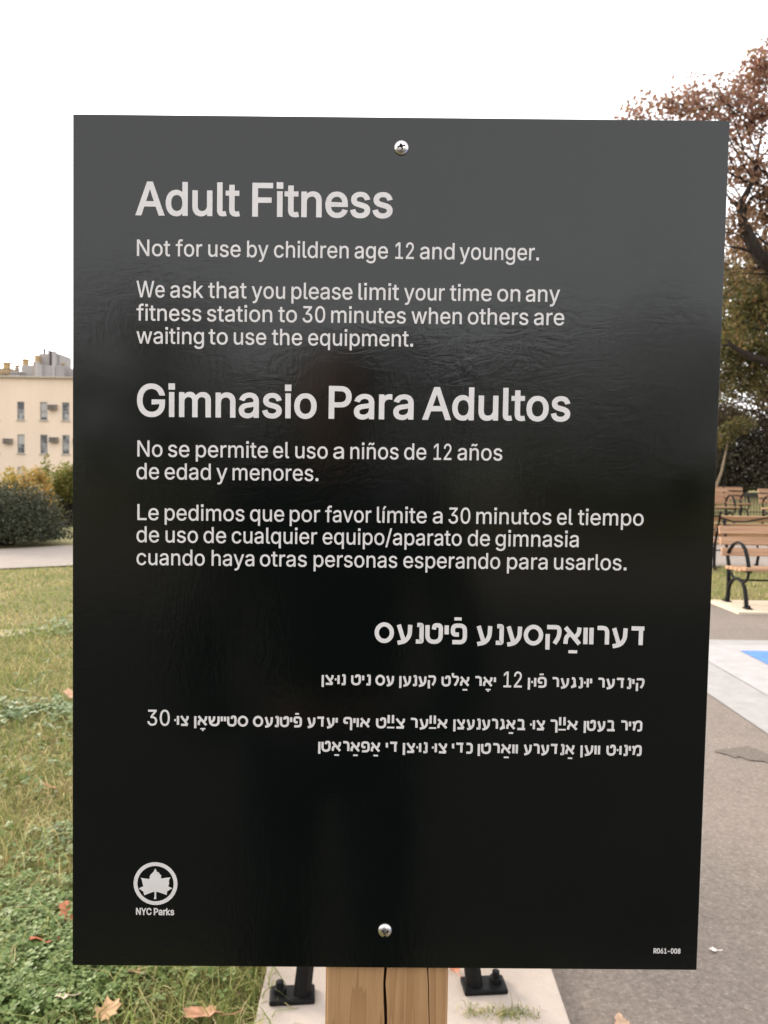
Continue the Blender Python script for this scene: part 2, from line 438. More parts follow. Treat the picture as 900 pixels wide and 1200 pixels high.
def tree(name, label, cat, base, height, crown_c, crown_r, nclump, clump_r, nleaf, size, mat, trunk_r=.16, group=None, limbs=(), seed=1, extra=(), fill=.35, twigs=0):
    """trunk with limbs to the leaf clumps, leaves as small faces"""
    rg = np.random.default_rng(seed); rd = random.Random(seed)
    t = thing(name, label, cat, base, 0, group)
    b = Vector(base); cc = Vector(crown_c) - b
    P = rg.normal(size=(nclump, 3)); P /= np.linalg.norm(P, axis=1)[:, None]
    P *= (rg.uniform(fill, 1, nclump) ** .5)[:, None]
    P = P * np.asarray(crown_r) + np.asarray(cc)
    ex = [tuple(Vector(e) - b) for e in extra]
    if ex: P = np.concatenate([P, np.asarray(ex)])
    m = MB()
    top = Vector((cc.x * .9, cc.y * .9, cc.z + crown_r[2] * .45))
    tp = limb(m, (0, 0, -.1), top, trunk_r, trunk_r * .2, 0.0, 8, rd, 9)
    for c in P:
        k = rd.randint(3, 7); limb(m, tp[k], c, trunk_r * (rd.uniform(.09, .16) if twigs else rd.uniform(.14, .26)), .010, .1, 5, rd, 5)
    if twigs:
        for c in P:
            for _ in range(twigs):
                d = rg.normal(size=3); d /= np.linalg.norm(d); e = np.asarray(c) + d * np.asarray(clump_r) * 1.15; mid = Vector(c).lerp(Vector(e), .5) + Vector(rg.normal(0, .05, 3)); m.tube([Vector(c), mid, Vector(e)], [.007, .005, .003], 4)
    for pts, r0, r1 in limbs:
        q = [Vector(p) - b for p in pts]; m.tube(q, [r0 + (r1 - r0) * i / (len(q) - 1) for i in range(len(q))], 8)
    m.build('trunk', MAT['bark'], t, True)
    k = max(1, nleaf // len(P))
    C = clumps(P, [np.asarray(clump_r) * rg.uniform(.6, 1.25) for _ in P], [k * rg.uniform(.5, 1.5) for _ in P], rg)
    V, F = leaf_quads(C, size, rng=rg)
    np_mesh('crown', V, F, mat, t)
    return t
def shrub(name, label, cat, base, r, h, nleaf, size, mat, seed=1, group=None, nclump=26, low=.0, flat=None):
    rg = np.random.default_rng(seed); rd = random.Random(seed)
    t = thing(name, label, cat, base, 0, group)
    P = rg.normal(size=(nclump, 3)); P /= np.linalg.norm(P, axis=1)[:, None]; P[:, 2] = np.abs(P[:, 2])
    P *= (rg.uniform(.35, .92, nclump) ** .6)[:, None]
    P = P * np.array([r[0] * .82, r[1] * .82, (h - low) * .86]) + np.array([0, 0, low])
    m = MB()
    for c in P: limb(m, (rd.gauss(0, .05) * r[0], rd.gauss(0, .05), -.05), c, .022, .006, .15, 4, rd, 5)
    m.build('stems', MAT['bark'], t, True)
    k = nleaf // nclump
    cr = np.array([r[0], r[1], h]) * .26
    C = clumps(P, [cr * rg.uniform(.7, 1.3) for _ in P], [k] * nclump, rg)
    C[:, 2] = np.maximum(C[:, 2], low * .6 + .02 + rg.uniform(0, .1, len(C)))
    V, F = leaf_quads(C, size, rng=rg, flat=flat)
    np_mesh('foliage', V, F, mat, t)
    return t

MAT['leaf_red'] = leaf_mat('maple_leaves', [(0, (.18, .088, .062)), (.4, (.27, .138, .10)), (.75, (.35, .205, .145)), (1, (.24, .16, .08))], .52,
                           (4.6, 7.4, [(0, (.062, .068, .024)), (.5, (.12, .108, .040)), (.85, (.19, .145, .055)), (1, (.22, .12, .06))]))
MAT['leaf_olive'] = leaf_mat('olive_leaves', [(0, (.052, .056, .020)), (.45, (.092, .086, .032)), (.8, (.155, .125, .045)), (1, (.18, .115, .05))], .4)
MAT['leaf_dark'] = leaf_mat('yew_leaves', [(0, (.030, .030, .018)), (.5, (.050, .045, .028)), (.8, (.085, .070, .045)), (1, (.12, .095, .065))], .15)
MAT['leaf_bush'] = leaf_mat('bush_leaves', [(0, (.026, .032, .018)), (.5, (.044, .050, .028)), (.85, (.070, .072, .040)), (1, (.10, .095, .055))], .2)
MAT['leaf_gold'] = leaf_mat('gold_leaves', [(0, (.20, .20, .05)), (.4, (.33, .27, .07)), (.75, (.40, .28, .075)), (1, (.40, .20, .06))], .45)
MAT['leaf_orange'] = leaf_mat('orange_leaves', [(0, (.42, .25, .08)), (.4, (.44, .27, .08)), (.7, (.36, .29, .09)), (1, (.22, .21, .06))], .45)
MAT['leaf_green'] = leaf_mat('green_leaves', [(0, (.10, .13, .03)), (.5, (.17, .18, .045)), (.85, (.26, .22, .06)), (1, (.34, .20, .06))], .45)

# ------------------------------------------------------------------ the cream building
BY = 74.4
def bx(px): return at(px, 480, BY).x
def bz(py, px=45): return at(px, py, BY).z
BG = gh(-20, 40)
B_X0, B_X1 = bx(-260), bx(265)
B_TOP = bz(443)
bld = thing('apartment_building', 'long cream stucco building with rows of narrow grey windows and a flat roof', 'building', ((B_X0 + B_X1) / 2, BY, BG))
bo = Vector(bld.location)
cols = []                                     # window centre in pixels, pane kind
pat = [(24.3, 1), (51.2, 0), (77.0, 0)]
for k in range(-6, 8):
    for c, kind in pat: cols.append(c + 82.4 * k)
cols = [c for c in cols if -250 < c < 258]
rows = [(471.0, 492.3), (509.3, 531.6), (547.5, 570)]
wins = []
for (t_, b_) in rows:
    for c in cols:
        xa, xb = bx(c - 4.3), bx(c + 4.3)
        wins.append((xa, xb, bz(b_), bz(t_)))
m = MB()
xe = sorted({B_X0, B_X1} | {w[0] for w in wins} | {w[1] for w in wins}); ze = sorted({BG - .5, B_TOP} | {w[2] for w in wins} | {w[3] for w in wins})
ws = [(round(w[0], 4), round(w[2], 4)) for w in wins]
for i in range(len(xe) - 1):
    for j in range(len(ze) - 1):
        if (round(xe[i], 4), round(ze[j], 4)) in ws: continue
        m.add([(xe[i], BY, ze[j]), (xe[i + 1], BY, ze[j]), (xe[i + 1], BY, ze[j + 1]), (xe[i], BY, ze[j + 1])], [(0, 1, 2, 3)])
for xa, xb, za, zb in wins:                   # reveals
    for a, b in (((xa, za), (xb, za)), ((xb, za), (xb, zb)), ((xb, zb), (xa, zb)), ((xa, zb), (xa, za))):
        m.add([(a[0], BY, a[1]), (b[0], BY, b[1]), (b[0], BY + .3, b[1]), (a[0], BY + .3, a[1])], [(0, 1, 2, 3)])
BD = 14
m.add([(B_X1, BY, BG - .5), (B_X1, BY + BD, BG - .5), (B_X1, BY + BD, B_TOP), (B_X1, BY, B_TOP)], [(0, 1, 2, 3)])
m.add([(B_X0, BY, BG - .5), (B_X0, BY + BD, BG - .5), (B_X0, BY + BD, B_TOP), (B_X0, BY, B_TOP)], [(3, 2, 1, 0)])
m.add([(B_X0, BY + BD, BG - .5), (B_X1, BY + BD, BG - .5), (B_X1, BY + BD, B_TOP), (B_X0, BY + BD, B_TOP)], [(3, 2, 1, 0)])
m.v = [tuple(Vector(v) - bo) for v in m.v]
me = bpy.data.meshes.new('wall'); me.from_pydata(m.v, [], m.f); link('wall', me, MAT['cream'], bld)
m = MB(); m.box(((B_X0 + B_X1) / 2 - bo.x, BD / 2, B_TOP - .25 - bo.z), (B_X1 - B_X0 - .1, BD - .1, .2)); m.build('roof', MAT['roofgrey'], bld)
m = MB(); m.box(((B_X0 + B_X1) / 2 - bo.x, -.05, B_TOP + .07 - bo.z), (B_X1 - B_X0 + .2, .5, .16)); m.build('cornice', MAT['trim'], bld, bevel=.02)
rw = random.Random(5); blind_mat = Mat('blind_cloth', (.36, .35, .34), .8).m
for i, (xa, xb, za, zb) in enumerate(wins):
    px = None
    cx, cz, w_, h_ = (xa + xb) / 2 - bo.x, (za + zb) / 2 - bo.z, xb - xa, zb - za
    f = MB(); t_ = .055
    for sx in (-1, 1): f.box((cx + sx * (w_ / 2 - t_ / 2), .10, cz), (t_, .10, h_))
    for q in (-1, 0, 1): f.box((cx, .098, cz + q * (h_ / 2 - t_ / 2)), (w_ - 2 * t_, .09, t_ if q else .07))
    fo = f.build('window', MAT['frame'], bld)
    MB().box((cx, .13, cz), (w_ - 2 * t_ + .01, .012, h_ - 2 * t_ + .01)).build('pane', MAT['glass'], fo)
    if rw.random() < .6:                       # a roller blind drawn part of the way down
        d = h_ * rw.choice((.25, .45, .48, .8)); MB().box((cx, .1185, cz + h_ / 2 - t_ - d / 2), (w_ - 2 * t_ + .006, .008, d)).build('blind', blind_mat, fo)
    MB().box((cx, -.03, cz - h_ / 2 - .045), (w_ + .16, .16, .09)).build('sill', MAT['trim'], fo)
for px, py in ((62.5, 477.5), (10.2, 517), (64, 515.5), (144.5, 477.5), (92, 517), (147, 515.5), (-20, 477.5)):
    m = MB(); c = at(px, py, BY) - bo
    m.box((c.x, -.18, c.z), (.78, .5, .5))
    a = m.build('air_conditioner', MAT['acgrey'], bld, bevel=.02)
    g = MB()
    for q in range(6): g.box((c.x, -.435, c.z - .18 + q * .07), (.66, .012, .03))
    g.build('grille', MAT['fence'], a)
# roof structures
def rbox(name, x0, x1, y0, y1, depth, off, mat):
    a, b = at(x0, y1, BY + off), at(x1, y0, BY + off)
    m = MB(); zb = B_TOP - .2
    m.box(((a.x + b.x) / 2 - bo.x, off + depth / 2, (zb + b.z) / 2 - bo.z), (b.x - a.x, depth, b.z - zb)); return m.build(name, mat, bld, bevel=.03)
rbox('rooftop_bulkhead', 25, 75, 428.5, 443, 4, 4.0, MAT['roofgrey'])
rbox('rooftop_bulkhead', 45.5, 70, 414.5, 430, 3, 4.5, MAT['roofgrey'])
rbox('rooftop_bulkhead', -30, 11, 431.5, 443, 3.5, 3.5, MAT['rooftan'])
rbox('rooftop_bulkhead', 70.5, 79.5, 432, 443, 2, 5.5, MAT['rooftan'])
rbox('rooftop_bulkhead', 12, 24, 435, 443, 3, 3, MAT['roofgrey'])
rbox('rooftop_bulkhead', 100, 160, 426, 443, 4, 4, MAT['roofgrey'])
for px, py, r, mt in ((30, 421, .30, 'rooftan'), (8, 425, .34, 'rooftan'), (73, 426, .22, 'rooftan'), (20, 428, .2, 'trim'), (52, 409, .12, 'fence'), (40, 424, .12, 'roofgrey'), (58, 411, .16, 'trim')):
    p = at(px, py, BY + 5.2) - bo; z0 = B_TOP - .2 - bo.z
    m = MB(); m.lathe([(r, z0), (r, p.z - .12), (r * 1.35, p.z - .12), (r * 1.35, p.z)], 10, (p.x, 5.2, 0)); m.build('rooftop_vent', MAT[mt], bld)
m = MB(); z0 = B_TOP - bo.z
for k in range(9):
    p = at(0 + k * 3, 431, BY + 1.2) - bo; m.tube([(p.x, 1.2, z0), (p.x, 1.2, z0 + .95)], .03, 5)
a, b = at(-4, 431, BY + 1.2) - bo, at(26, 431, BY + 1.2) - bo
for dz in (.5, .95): m.tube([(a.x, 1.2, z0 + dz), (b.x, 1.2, z0 + dz)], .03, 5)
m.build('roof_railing', MAT['fence'], bld)

rk = random.Random(8)
for k in range(26):                            # ducts, hatches and small plant
    px = rk.uniform(-30, 150); hgt = rk.choice((2, 3, 4, 6, 9)) * (1.6 if 22 < px < 80 else 1); w_ = rk.uniform(1.5, 7); base_ = 430 if 24 < px < 72 else 443
    if 46 < px < 70: base_ = 416
    rbox('rooftop_duct', px, px + w_, base_ - hgt, base_, rk.uniform(.4, 1.2), rk.uniform(3.2, 5.2), MAT[rk.choice(('roofgrey', 'rooftan', 'trim', 'trim', 'fence'))])

# ------------------------------------------------------------------ planting on the left
shrub('dark_bush', 'broad dark green bush at the edge of the path on the left', 'bush', (-6.9, 13.55, 0), (1.62, 1.25), 1.12, 34000, .048, MAT['leaf_bush'], 3, nclump=60, low=.14)
for px, top, Y, r, mt, lab, sd_ in ((8, 536, 21.5, 1.05, 'leaf_gold', 'low orange and gold shrub behind the left half of the dark bush', 11),
                                   (34, 543, 20.5, .85, 'leaf_orange', 'orange-gold shrub behind the middle of the dark bush', 12),
                                   (62, 529, 22.5, .80, 'leaf_green', 'tallest yellow-green shrub behind the dark bush, its tip reaching the lower windows', 13),
                                   (83, 546, 21.5, .75, 'leaf_green', 'olive shrub touching the left edge of the sign, above the parked car', 14),
                                   (-42, 536, 23, 1.2, 'leaf_gold', None, 15)):
    p = at(px, top, Y); g0 = gh(p.x, Y)
    shrub('autumn_shrub', lab or 'gold shrub behind the far left end of the dark bush', 'shrub', (p.x, Y, g0), (r, r * .8), p.z - g0, 6500, .075, MAT[mt], sd_, 'autumn shrubs behind the dark bush', nclump=30, low=.95 if sd_ == 14 else .35)
# ------------------------------------------------------------------ parked car
def car(label, loc, rz):
    t = thing('parked_car', label, 'car', loc, rz)
    body = [(-2.1, .32), (-2.12, .62), (-2.0, .78), (-1.25, .92), (1.45, .94), (1.95, .86), (2.1, .66), (2.08, .32), (1.68, .30), (1.6, .52), (1.38, .64), (1.12, .52), (1.04, .30), (-1.0, .30), (-1.08, .52), (-1.32, .64), (-1.56, .52), (-1.64, .30)]
    n = len(body); m = MB()
    m.add([(x, -.86, z) for x, z in body] + [(x, .86, z) for x, z in body], [tuple(range(n)), tuple(range(n, 2 * n))[::-1]] + [(i, i + n, (i + 1) % n + n, (i + 1) % n) for i in range(n)])
    m.build('body', MAT['carpaint'], t, bevel=.04)
    cab = [(-1.2, .90, .80), (-.55, 1.40, .62), (.9, 1.44, .62), (1.75, .92, .78)]
    m = MB(); m.add([(x, -w, z) for x, z, w in cab] + [(x, w, z) for x, z, w in cab], [(0, 1, 2, 3), (7, 6, 5, 4), (0, 4, 5, 1), (1, 5, 6, 2), (2, 6, 7, 3), (3, 7, 4, 0)])
    m.build('cabin', MAT['carpaint'], t, bevel=.03)
    def pane(nm, pts): MB().add(pts, [(0, 1, 2, 3)]).build(nm, MAT['carglass'], t)
    e = .006
    pane('windscreen', [(-1.12 - e, -.70, .965 + e), (-1.12 - e, .70, .965 + e), (-.62 - e, .58, 1.355 + e), (-.62 - e, -.58, 1.355 + e)])
    pane('rear_window', [(1.66 + e, -.68, .975 + e), (1.66 + e, .68, .975 + e), (1.0 + e, .58, 1.385 + e), (1.0 + e, -.58, 1.385 + e)])
    for s in (-1, 1):
        for a, b, c, d in ((-.98, .18, -.5, .18), (.26, 1.42, .26, .84)):
            pane('side_window', [(a, s * (.79 + e), .965), (b, s * (.79 + e), .965), (d, s * (.645 + e), 1.37), (c, s * (.645 + e), 1.37)])
        MB().box((-2.08, s * .62, .66), (.10, .34, .14)).build('headlight', MAT['lamp'], t, bevel=.02)
        MB().box((2.06, s * .66, .70), (.10, .28, .16)).build('tail_lamp', make_tail, t, bevel=.02)
        MB().box((-.85, s * .95, 1.0), (.16, .18, .11)).build('wing_mirror', MAT['carpaint'], t, bevel=.02)
        for x in (-1.32, 1.36):
            w = MB(); w.tube([(x, s * .66, .31), (x, s * .87, .31)], .31, 22); wh = w.build('wheel', MAT['tyre'], t, True)
            r = MB(); r.tube([(x, s * .868, .31), (x, s * .876, .31)], .20, 18); r.build('rim', MAT['rim'], wh)
    return t
make_tail = Mat('tail_lamp_red', (.30, .015, .015), .25).m
cp_ = at(122, 590, 28.6)
car('blue-grey parked car on the street, half hidden between the dark bush and the sign', (cp_.x, 28.9, gh(cp_.x, 28.9) + .02), 0)

# ------------------------------------------------------------------ trees on the right
YM = 15.0
def PM(px, py, Y=YM): return tuple(at(px, py, Y))
base = at(975, 600, YM)
mb = (base.x, YM, gh(base.x, YM))
cc = at(1010, 275, YM)
limbs = [([PM(978, 400), PM(935, 330), PM(905, 312), PM(888, 298), PM(880, 280), PM(871, 262), PM(867, 240), PM(874, 228), PM(884, 208), PM(888, 180), PM(893, 150)], .17, .012),
         ([PM(867, 240), PM(858, 236), PM(850, 226)], .05, .012),
         ([PM(871, 250), PM(880, 232), PM(900, 224)], .05, .02),
         ([PM(985, 450), PM(930, 432), PM(898, 424), PM(878, 417), PM(862, 408), PM(852, 398)], .13, .02),
         ([PM(884, 420), PM(868, 412), PM(856, 404), PM(846, 405)], .07, .02),
         ([PM(884, 296), PM(868, 291), PM(848, 288)], .04, .01)]
extra = [PM(x, y, YM + d) for x, y, d in ((797, 122, 0), (808, 112, .4), (812, 130, -.3), (842, 112, .1), (835, 132, .3), (858, 132, -.2), (872, 112, .2), (895, 78, 0), (888, 100, .4), (905, 72, 0),
         (860, 165, .1), (878, 150, .6), (895, 130, -.4), (862, 200, 0), (880, 205, .6), (893, 190, -.3), (856, 255, .1), (850, 272, .3), (895, 250, .3), (905, 225, 0), (858, 320, .4), (850, 345, .2), (896, 280, .8), (905, 305, .8),
         (868, 360, .6), (890, 350, .5), (905, 370, .1), (880, 385, .5), (862, 385, .7), (752, 136, .2), (830, 205, .6), (820, 175, .9), (790, 190, .8))]
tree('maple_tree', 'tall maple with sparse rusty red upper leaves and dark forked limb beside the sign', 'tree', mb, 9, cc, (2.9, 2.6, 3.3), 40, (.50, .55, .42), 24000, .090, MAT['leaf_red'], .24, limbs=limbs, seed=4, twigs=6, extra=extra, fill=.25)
c2 = at(905, 372, 19)
tree('olive_tree', 'denser olive-green tree behind the maple, just above the dark evergreens', 'tree', (c2.x + .5, 19, gh(c2.x, 19)), 6, (c2.x, 19, c2.z), (2.2, 1.6, 1.55), 46, (.6, .6, .5), 19000, .095, MAT['leaf_olive'], .16, seed=9, extra=[PM(x, y, 18.5) for x, y in ((856, 418), (848, 436), (868, 444), (884, 436), (860, 398), (890, 405), (850, 452), (900, 455))])
c3 = at(880, 462, 25.5); 
tree('brown_tree', 'low brownish-olive spreading tree over the far benches', 'tree', (at(940, 500, 27.5).x, 27.5, gh(9, 27.5)), 5, (c3.x, 25.5, c3.z - .1), (3.4, 1.6, 1.15), 52, (.75, .7, .42), 24000, .085, leaf_mat('brown_leaves', [(0, (.07, .058, .034)), (.5, (.115, .09, .055)), (.85, (.17, .125, .075)), (1, (.20, .15, .10))], .3), .14, seed=10)
for px, top, Y, r, sd_, lab in ((868, 462, 26, (2.3, 1.6), 21, 'nearest dark evergreen shrub behind the far benches, beside the right edge of the sign'),
                               (930, 462, 27, (2.4, 1.6), 22, 'dark evergreen shrub at the right border behind the picket fence'),
                               (800, 470, 27, (2.4, 1.6), 23, 'dark evergreen shrub mostly hidden behind the sign')):
    p = at(px, top, Y); shrub('dark_evergreen', lab, 'evergreen', (p.x, Y, gh(p.x, Y)), r, p.z - gh(p.x, Y), 20000, .09, MAT['leaf_dark'], sd_, 'dark evergreens behind the far benches', nclump=50, low=.2)
pt = at(838, 572, 23.2)
t = thing('young_tree', 'thin pale trunk standing against the dark evergreen beside the sign edge', 'young tree', (pt.x, 23.2, gh(pt.x, 23.2)))
m = MB(); m.tube([(0, 0, -.1), (-.01, 0, .3), (.05, 0, .7), (.18, 0, 1.1), (.27, 0, 1.6), (.40, .1, 2.3)], [.05, .045, .04, .036, .03, .015], 8); m.build('trunk', make_wall_mat('pale_bark', (.22, .17, .12), .3), t, True)
rg = np.random.default_rng(77); V, F = leaf_quads(clumps([(.4, .1, 2.3), (.1, .1, 2.0), (.7, 0, 2.5)], [(.5, .4, .3)] * 3, [260] * 3, rg), .1, rng=rg); np_mesh('crown', V, F, MAT['leaf_olive'], t)

# ------------------------------------------------------------------ benches
def make_bench():
    t = thing('park_bench', '', 'bench', (0, 0, 0), 0, 'slatted park benches with black iron frames')
    Lb = 1.86; XF = (.075, Lb / 2, Lb - .075)
    m = MB()
    for i, y in enumerate((-.515, -.415, -.315, -.215, -.115)):
        m.box((Lb / 2, y, .405 + (.012 if i == 0 else 0) - i * .004), (Lb, .082, .034), Matrix.Rotation(R(-3), 3, 'X'))
    m.build('seat', MAT['slat'], t, bevel=.006)
    m = MB()
    for k in range(3):
        q = k / 2; m.box((Lb / 2, .025 + .085 * q, .545 + .232 * q), (Lb, .030, .088), Matrix.Rotation(R(-17), 3, 'X'))
    m.build('backrest', MAT['slat'], t, bevel=.006)
    for j, x in enumerate(XF):
        f = MB()
        f.tube([(x, 0, .0), (x, -.012, .12), (x, -.008, .25), (x, .0, .40), (x, .045, .52), (x, .095, .66), (x, .150, .845)], [.024, .023, .022, .021, .018, .016, .014], 8, 1.0)
        f.tube([(x, -.03, .375), (x, -.28, .385), (x, -.52, .392)], .018, 6)
        f.tube([(x, -.005, .10), (x, -.045, .20), (x, -.12, .262), (x, -.23, .285), (x, -.34, .262), (x, -.40, .195), (x, -.435, .10), (x, -.45, .0)], [.020, .020, .019, .019, .020, .021, .022, .023], 8, 1.0)
        f.tube([(x, -.47, .385), (x, -.46, .325), (x, -.41, .275), (x, -.35, .262)], .014, 6)
        f.tube([(x, -.02, .36), (x, -.10, .30), (x, -.16, .275)], .013, 6)
        f.lathe([(.0, .845), (.022, .85), (.026, .868), (.016, .885), (.0, .888)], 8, (x, .155, 0))
        fr = f.build('end_frame', MAT['iron'], t, True)
        for y, sg in ((0, 1), (-.45, -1)):
            p = MB(); p.box((x, y + sg * .024, .007), (.066, .115, .013)); p.build('foot_plate', MAT['iron'], fr, bevel=.005)
            b = MB(); b.lathe([(.0, .012), (.017, .012), (.017, .024), (.010, .024), (.010, .040), (.0, .042)], 8, (x + .004, y + sg * .056, .002)); b.build('bolt', MAT['iron'], fr)
        a = MB()
        a.tube([(x, .035, .50), (x, -.02, .575), (x, -.10, .640), (x, -.20, .668), (x, -.30, .655), (x, -.38, .605), (x, -.435, .52), (x, -.47, .43), (x, -.478, .39)], .0145, 6, 1.5); a.build('armrest', MAT['iron'], t, True)
    for a_, b_ in zip(XF, XF[1:]):
        m = MB(); m.tube([(a_ + .01, .162, .825), (a_ + .16, .158, .805), (a_ + .32, .15, .765), ((a_ + b_) / 2 + .05, .14, .735), (b_ - .2, .14, .735), (b_ - .01, .152, .79)], .011, 6); m.build('back_brace', MAT['iron'], t, True)
    m = MB(); m.tube([(XF[0], -.25, .27), (XF[2], -.25, .27)], .010, 6); m.build('stretcher', MAT['iron'], t, True)
    return t
bench = make_bench(); first = [True]
def place_bench(label, loc, rz=0):
    o = bench if first[0] else copy_tree(bench)
    first[0] = False; o['label'] = label; o.location = loc; o.rotation_euler = (0, 0, rz); return o
pa = gp(852.5, 705, .03)
place_bench('nearest bench with looped iron armrest, standing on the pale concrete pad at the right border', (pa.x - .075, pa.y, .03))
pb = gp(838.5, 668)
place_bench('bench turned away behind the nearest one, top slat and black frame showing beside the path', (pb.x + .93, pb.y + .05, .0), R(180))
pc0, pc1 = gp(342.5, 1169, .03), gp(560, 1158, .03); th = math.atan2(pc1.y - pc0.y, pc1.x - pc0.x) + R(90); ux = Vector((math.cos(th), math.sin(th), 0)); uy = Vector((-math.sin(th), math.cos(th), 0)); pc = pc0 - ux * .075 - uy * .024
place_bench('bench hidden behind the sign, only two black bolted feet showing on the concrete strip', (pc.x, pc.y, .03), th)
def top_at(px, py, Y): p = at(px, py, Y); return p.x, p.z - .835
x_, z_ = top_at(852, 572, 17.3)
place_bench('far bench facing the camera at the right edge of the sign, above the second bench', (x_ - 1.86, 17.15, max(z_, gh(x_, 17.2))))
x_, z_ = top_at(870, 575.5, 19.6)
place_bench('farthest bench, in front of the picket fence between two other far benches', (x_ - 1.86, 19.5, gh(x_, 19.5)))
x_, z_ = top_at(887.5, 571, 17.3)
place_bench('far bench at the right border of the photo, right of the picket fence gap', (x_, 17.15, gh(x_, 17.2)))

# ------------------------------------------------------------------ picket fence
f0, f1 = at(800, 580, 22), at(1000, 580, 22)
t = thing('picket_fence', 'low black iron picket fence in front of the dark evergreens', 'fence', (f0.x, 22, gh(f0.x + 2, 22)))
g0 = t.location.z; ht = at(880, 577, 22).z - g0; Lf = f1.x - f0.x
m = MB()
for dz in (.08, ht - .07): m.tube([(0, 0, dz), (Lf, 0, dz)], .016, 4)
m.build('rail', MAT['fence'], t)
m = MB(); k = 0
while k * .085 < Lf: m.tube([(k * .085, 0, 0), (k * .085, 0, ht)], .009, 4); k += 1
m.build('pickets', MAT['fence'], t)
for k in range(0, int(Lf / 1.6) + 1): MB().box((k * 1.6 + .04, .0, ht / 2 + .03), (.05, .05, ht + .06)).build('post', MAT['fence'], t)

# ------------------------------------------------------------------ grass, clover, fallen leaves
def on_grass(x, y):
    ok = ~((x > PADX0 + .05 * np.sin(x * 90 + y * 55) * np.cos(y * 37) + .03) & (y > 1.09) & (y < 6.62) & (x < 30)) & ~((x > PADX1 - .02) & (y < 8.12))
    ok &= ~((x > 3.6) & (y > 7.3) & (y < 8.18))
    ny = np.interp(x, [-14, -5.09, -4.32, 0, 5, 30], [4.4, 10.01, 10.5, 11.2, 11.62, 11.7])
    return ok & (y < ny - .02)
def blades(n, xr, yr, hmean, w, rng, lean=.9, yp=1.0):
    x = rng.uniform(*xr, n); y = yr[0] + (yr[1] - yr[0]) * rng.uniform(0, 1, n) ** yp
    k = on_grass(x, y); x, y = x[k], y[k]; n = len(x)
    z = np.zeros(n)
    a = rng.uniform(0, 2 * np.pi, n); h = hmean * np.exp(rng.normal(0, .45, n)); l = np.minimum(np.abs(rng.normal(0, lean, n)) + .25, 2.1)
    dx, dy = np.cos(a), np.sin(a); px, py = -dy, dx
    tw = rng.uniform(0, np.pi, n); qx, qy = np.cos(tw), np.sin(tw)
    ww = w * rng.uniform(.6, 1.4, n)
    P = np.stack([x, y, z], 1)
    def pt(t, lk):
        ang = l * lk; r = h * t
        return P + np.stack([dx * r * np.sin(ang), dy * r * np.sin(ang), r * np.cos(ang) * .95 + .004], 1)
    m1, m2, tp = pt(.40, .42), pt(.75, .80), pt(1.05, 1.15)
    tp[:, 2] = np.maximum(tp[:, 2], .006); m2[:, 2] = np.maximum(m2[:, 2], .006)
    side = np.stack([qx, qy, np.zeros(n)], 1)
    V = np.stack([P - side * ww[:, None] * .5, P + side * ww[:, None] * .5, m1 + side * ww[:, None] * .42, m1 - side * ww[:, None] * .42, m2 + side * ww[:, None] * .26, m2 - side * ww[:, None] * .26, tp + side * ww[:, None] * .05, tp - side * ww[:, None] * .05], 1)
    F = np.array([[0, 1, 2, 3], [3, 2, 4, 5], [5, 4, 6, 7]])
    return V.reshape(-1, 3), (np.arange(n)[:, None, None] * 8 + F[None]).reshape(-1, 4)
rg = np.random.default_rng(31)
parts = [blades(52000, (-2.2, PADX0 + .06), (.9, 3.0), .032, .0036, rg, 1.35),
         blades(4200, (-1.4, PADX0 + .08), (1.2, 2.4), .085, .0036, rg, 1.7),
         blades(520, (-.7, PADX0 + .03), (1.2, 1.75), .10, .0036, rg, 1.7),
         blades(60000, (-3.6, .4), (2.6, 6.2), .032, .0056, rg, 1.3),
         blades(2600, (-3.4, -.6), (2.2, 5.0), .080, .0050, rg, 1.6),
         blades(52000, (-7.2, 3.4), (5.6, 11.7), .034, .010, rg, 1.2),
         blades(9000, (3.4, 9.0), (8.1, 11.9), .045, .010, rg, 1.0),
         blades(6000, (-2.4, .44), (-1.2, .95), .035, .006, rg, 1.2)]
for cx, cy, s, n in ((.33, 1.345, .07, 170), (.24, 1.35, .035, 60)):      # dry tufts rooted in the joint of the strip
    V, F = blades(n, (-2, -1.5), (2, 2.5), .020, .0022, rg, 1.5); k = len(V) // 8; r_ = V.reshape(k, 8, 3) - V.reshape(k, 8, 3)[:, :1] * np.array([1, 1, 0])
    r_ = r_ + np.stack([cx + rg.normal(0, s * .5, k), cy + rg.normal(0, .012, k), np.full(k, .028)], 1)[:, None]
    parts.append((r_.reshape(-1, 3), F))
off = 0; VV, FF = [], []
for V, F in parts: VV.append(V); FF.append(F + off); off += len(V)
tag(np_mesh('grass', np.concatenate(VV), np.concatenate(FF), MAT['blade']), kind='stuff')
# weeds on the concrete strip's near edge
def clover(n, cx, cy, sx, sy, rng, size=.011, h=.062):
    x = cx + rng.normal(0, sx, n); y = cy + rng.normal(0, sy, n); k = on_grass(x, y); x, y = x[k], y[k]; n = len(x)
    z = rng.uniform(.35, 1, n) * h; Vs, Fs = [], []; c = np.stack([x, y, z], 1); a0 = rng.uniform(0, 6.28, n); tilt = rng.normal(0, .28, (n, 2)); o = 0
    for leaf in range(3):
        a = a0 + leaf * 2.094; s = size * rng.uniform(.7, 1.3, n)
        ring = []
        for da, r in ((0, .08), (.55, .8), (.42, 1.25), (.12, 1.32), (0, 1.2), (-.12, 1.32), (-.42, 1.25), (-.55, .8)):
            ux, uy = np.cos(a + da) * r * s, np.sin(a + da) * r * s
            ring.append(c + np.stack([ux, uy, ux * tilt[:, 0] + uy * tilt[:, 1]], 1))
        V = np.stack(ring, 1); Vs.append(V.reshape(-1, 3)); Fs.append(np.arange(n * 8).reshape(-1, 8) + o); o += n * 8
    return np.concatenate(Vs), np.concatenate(Fs)
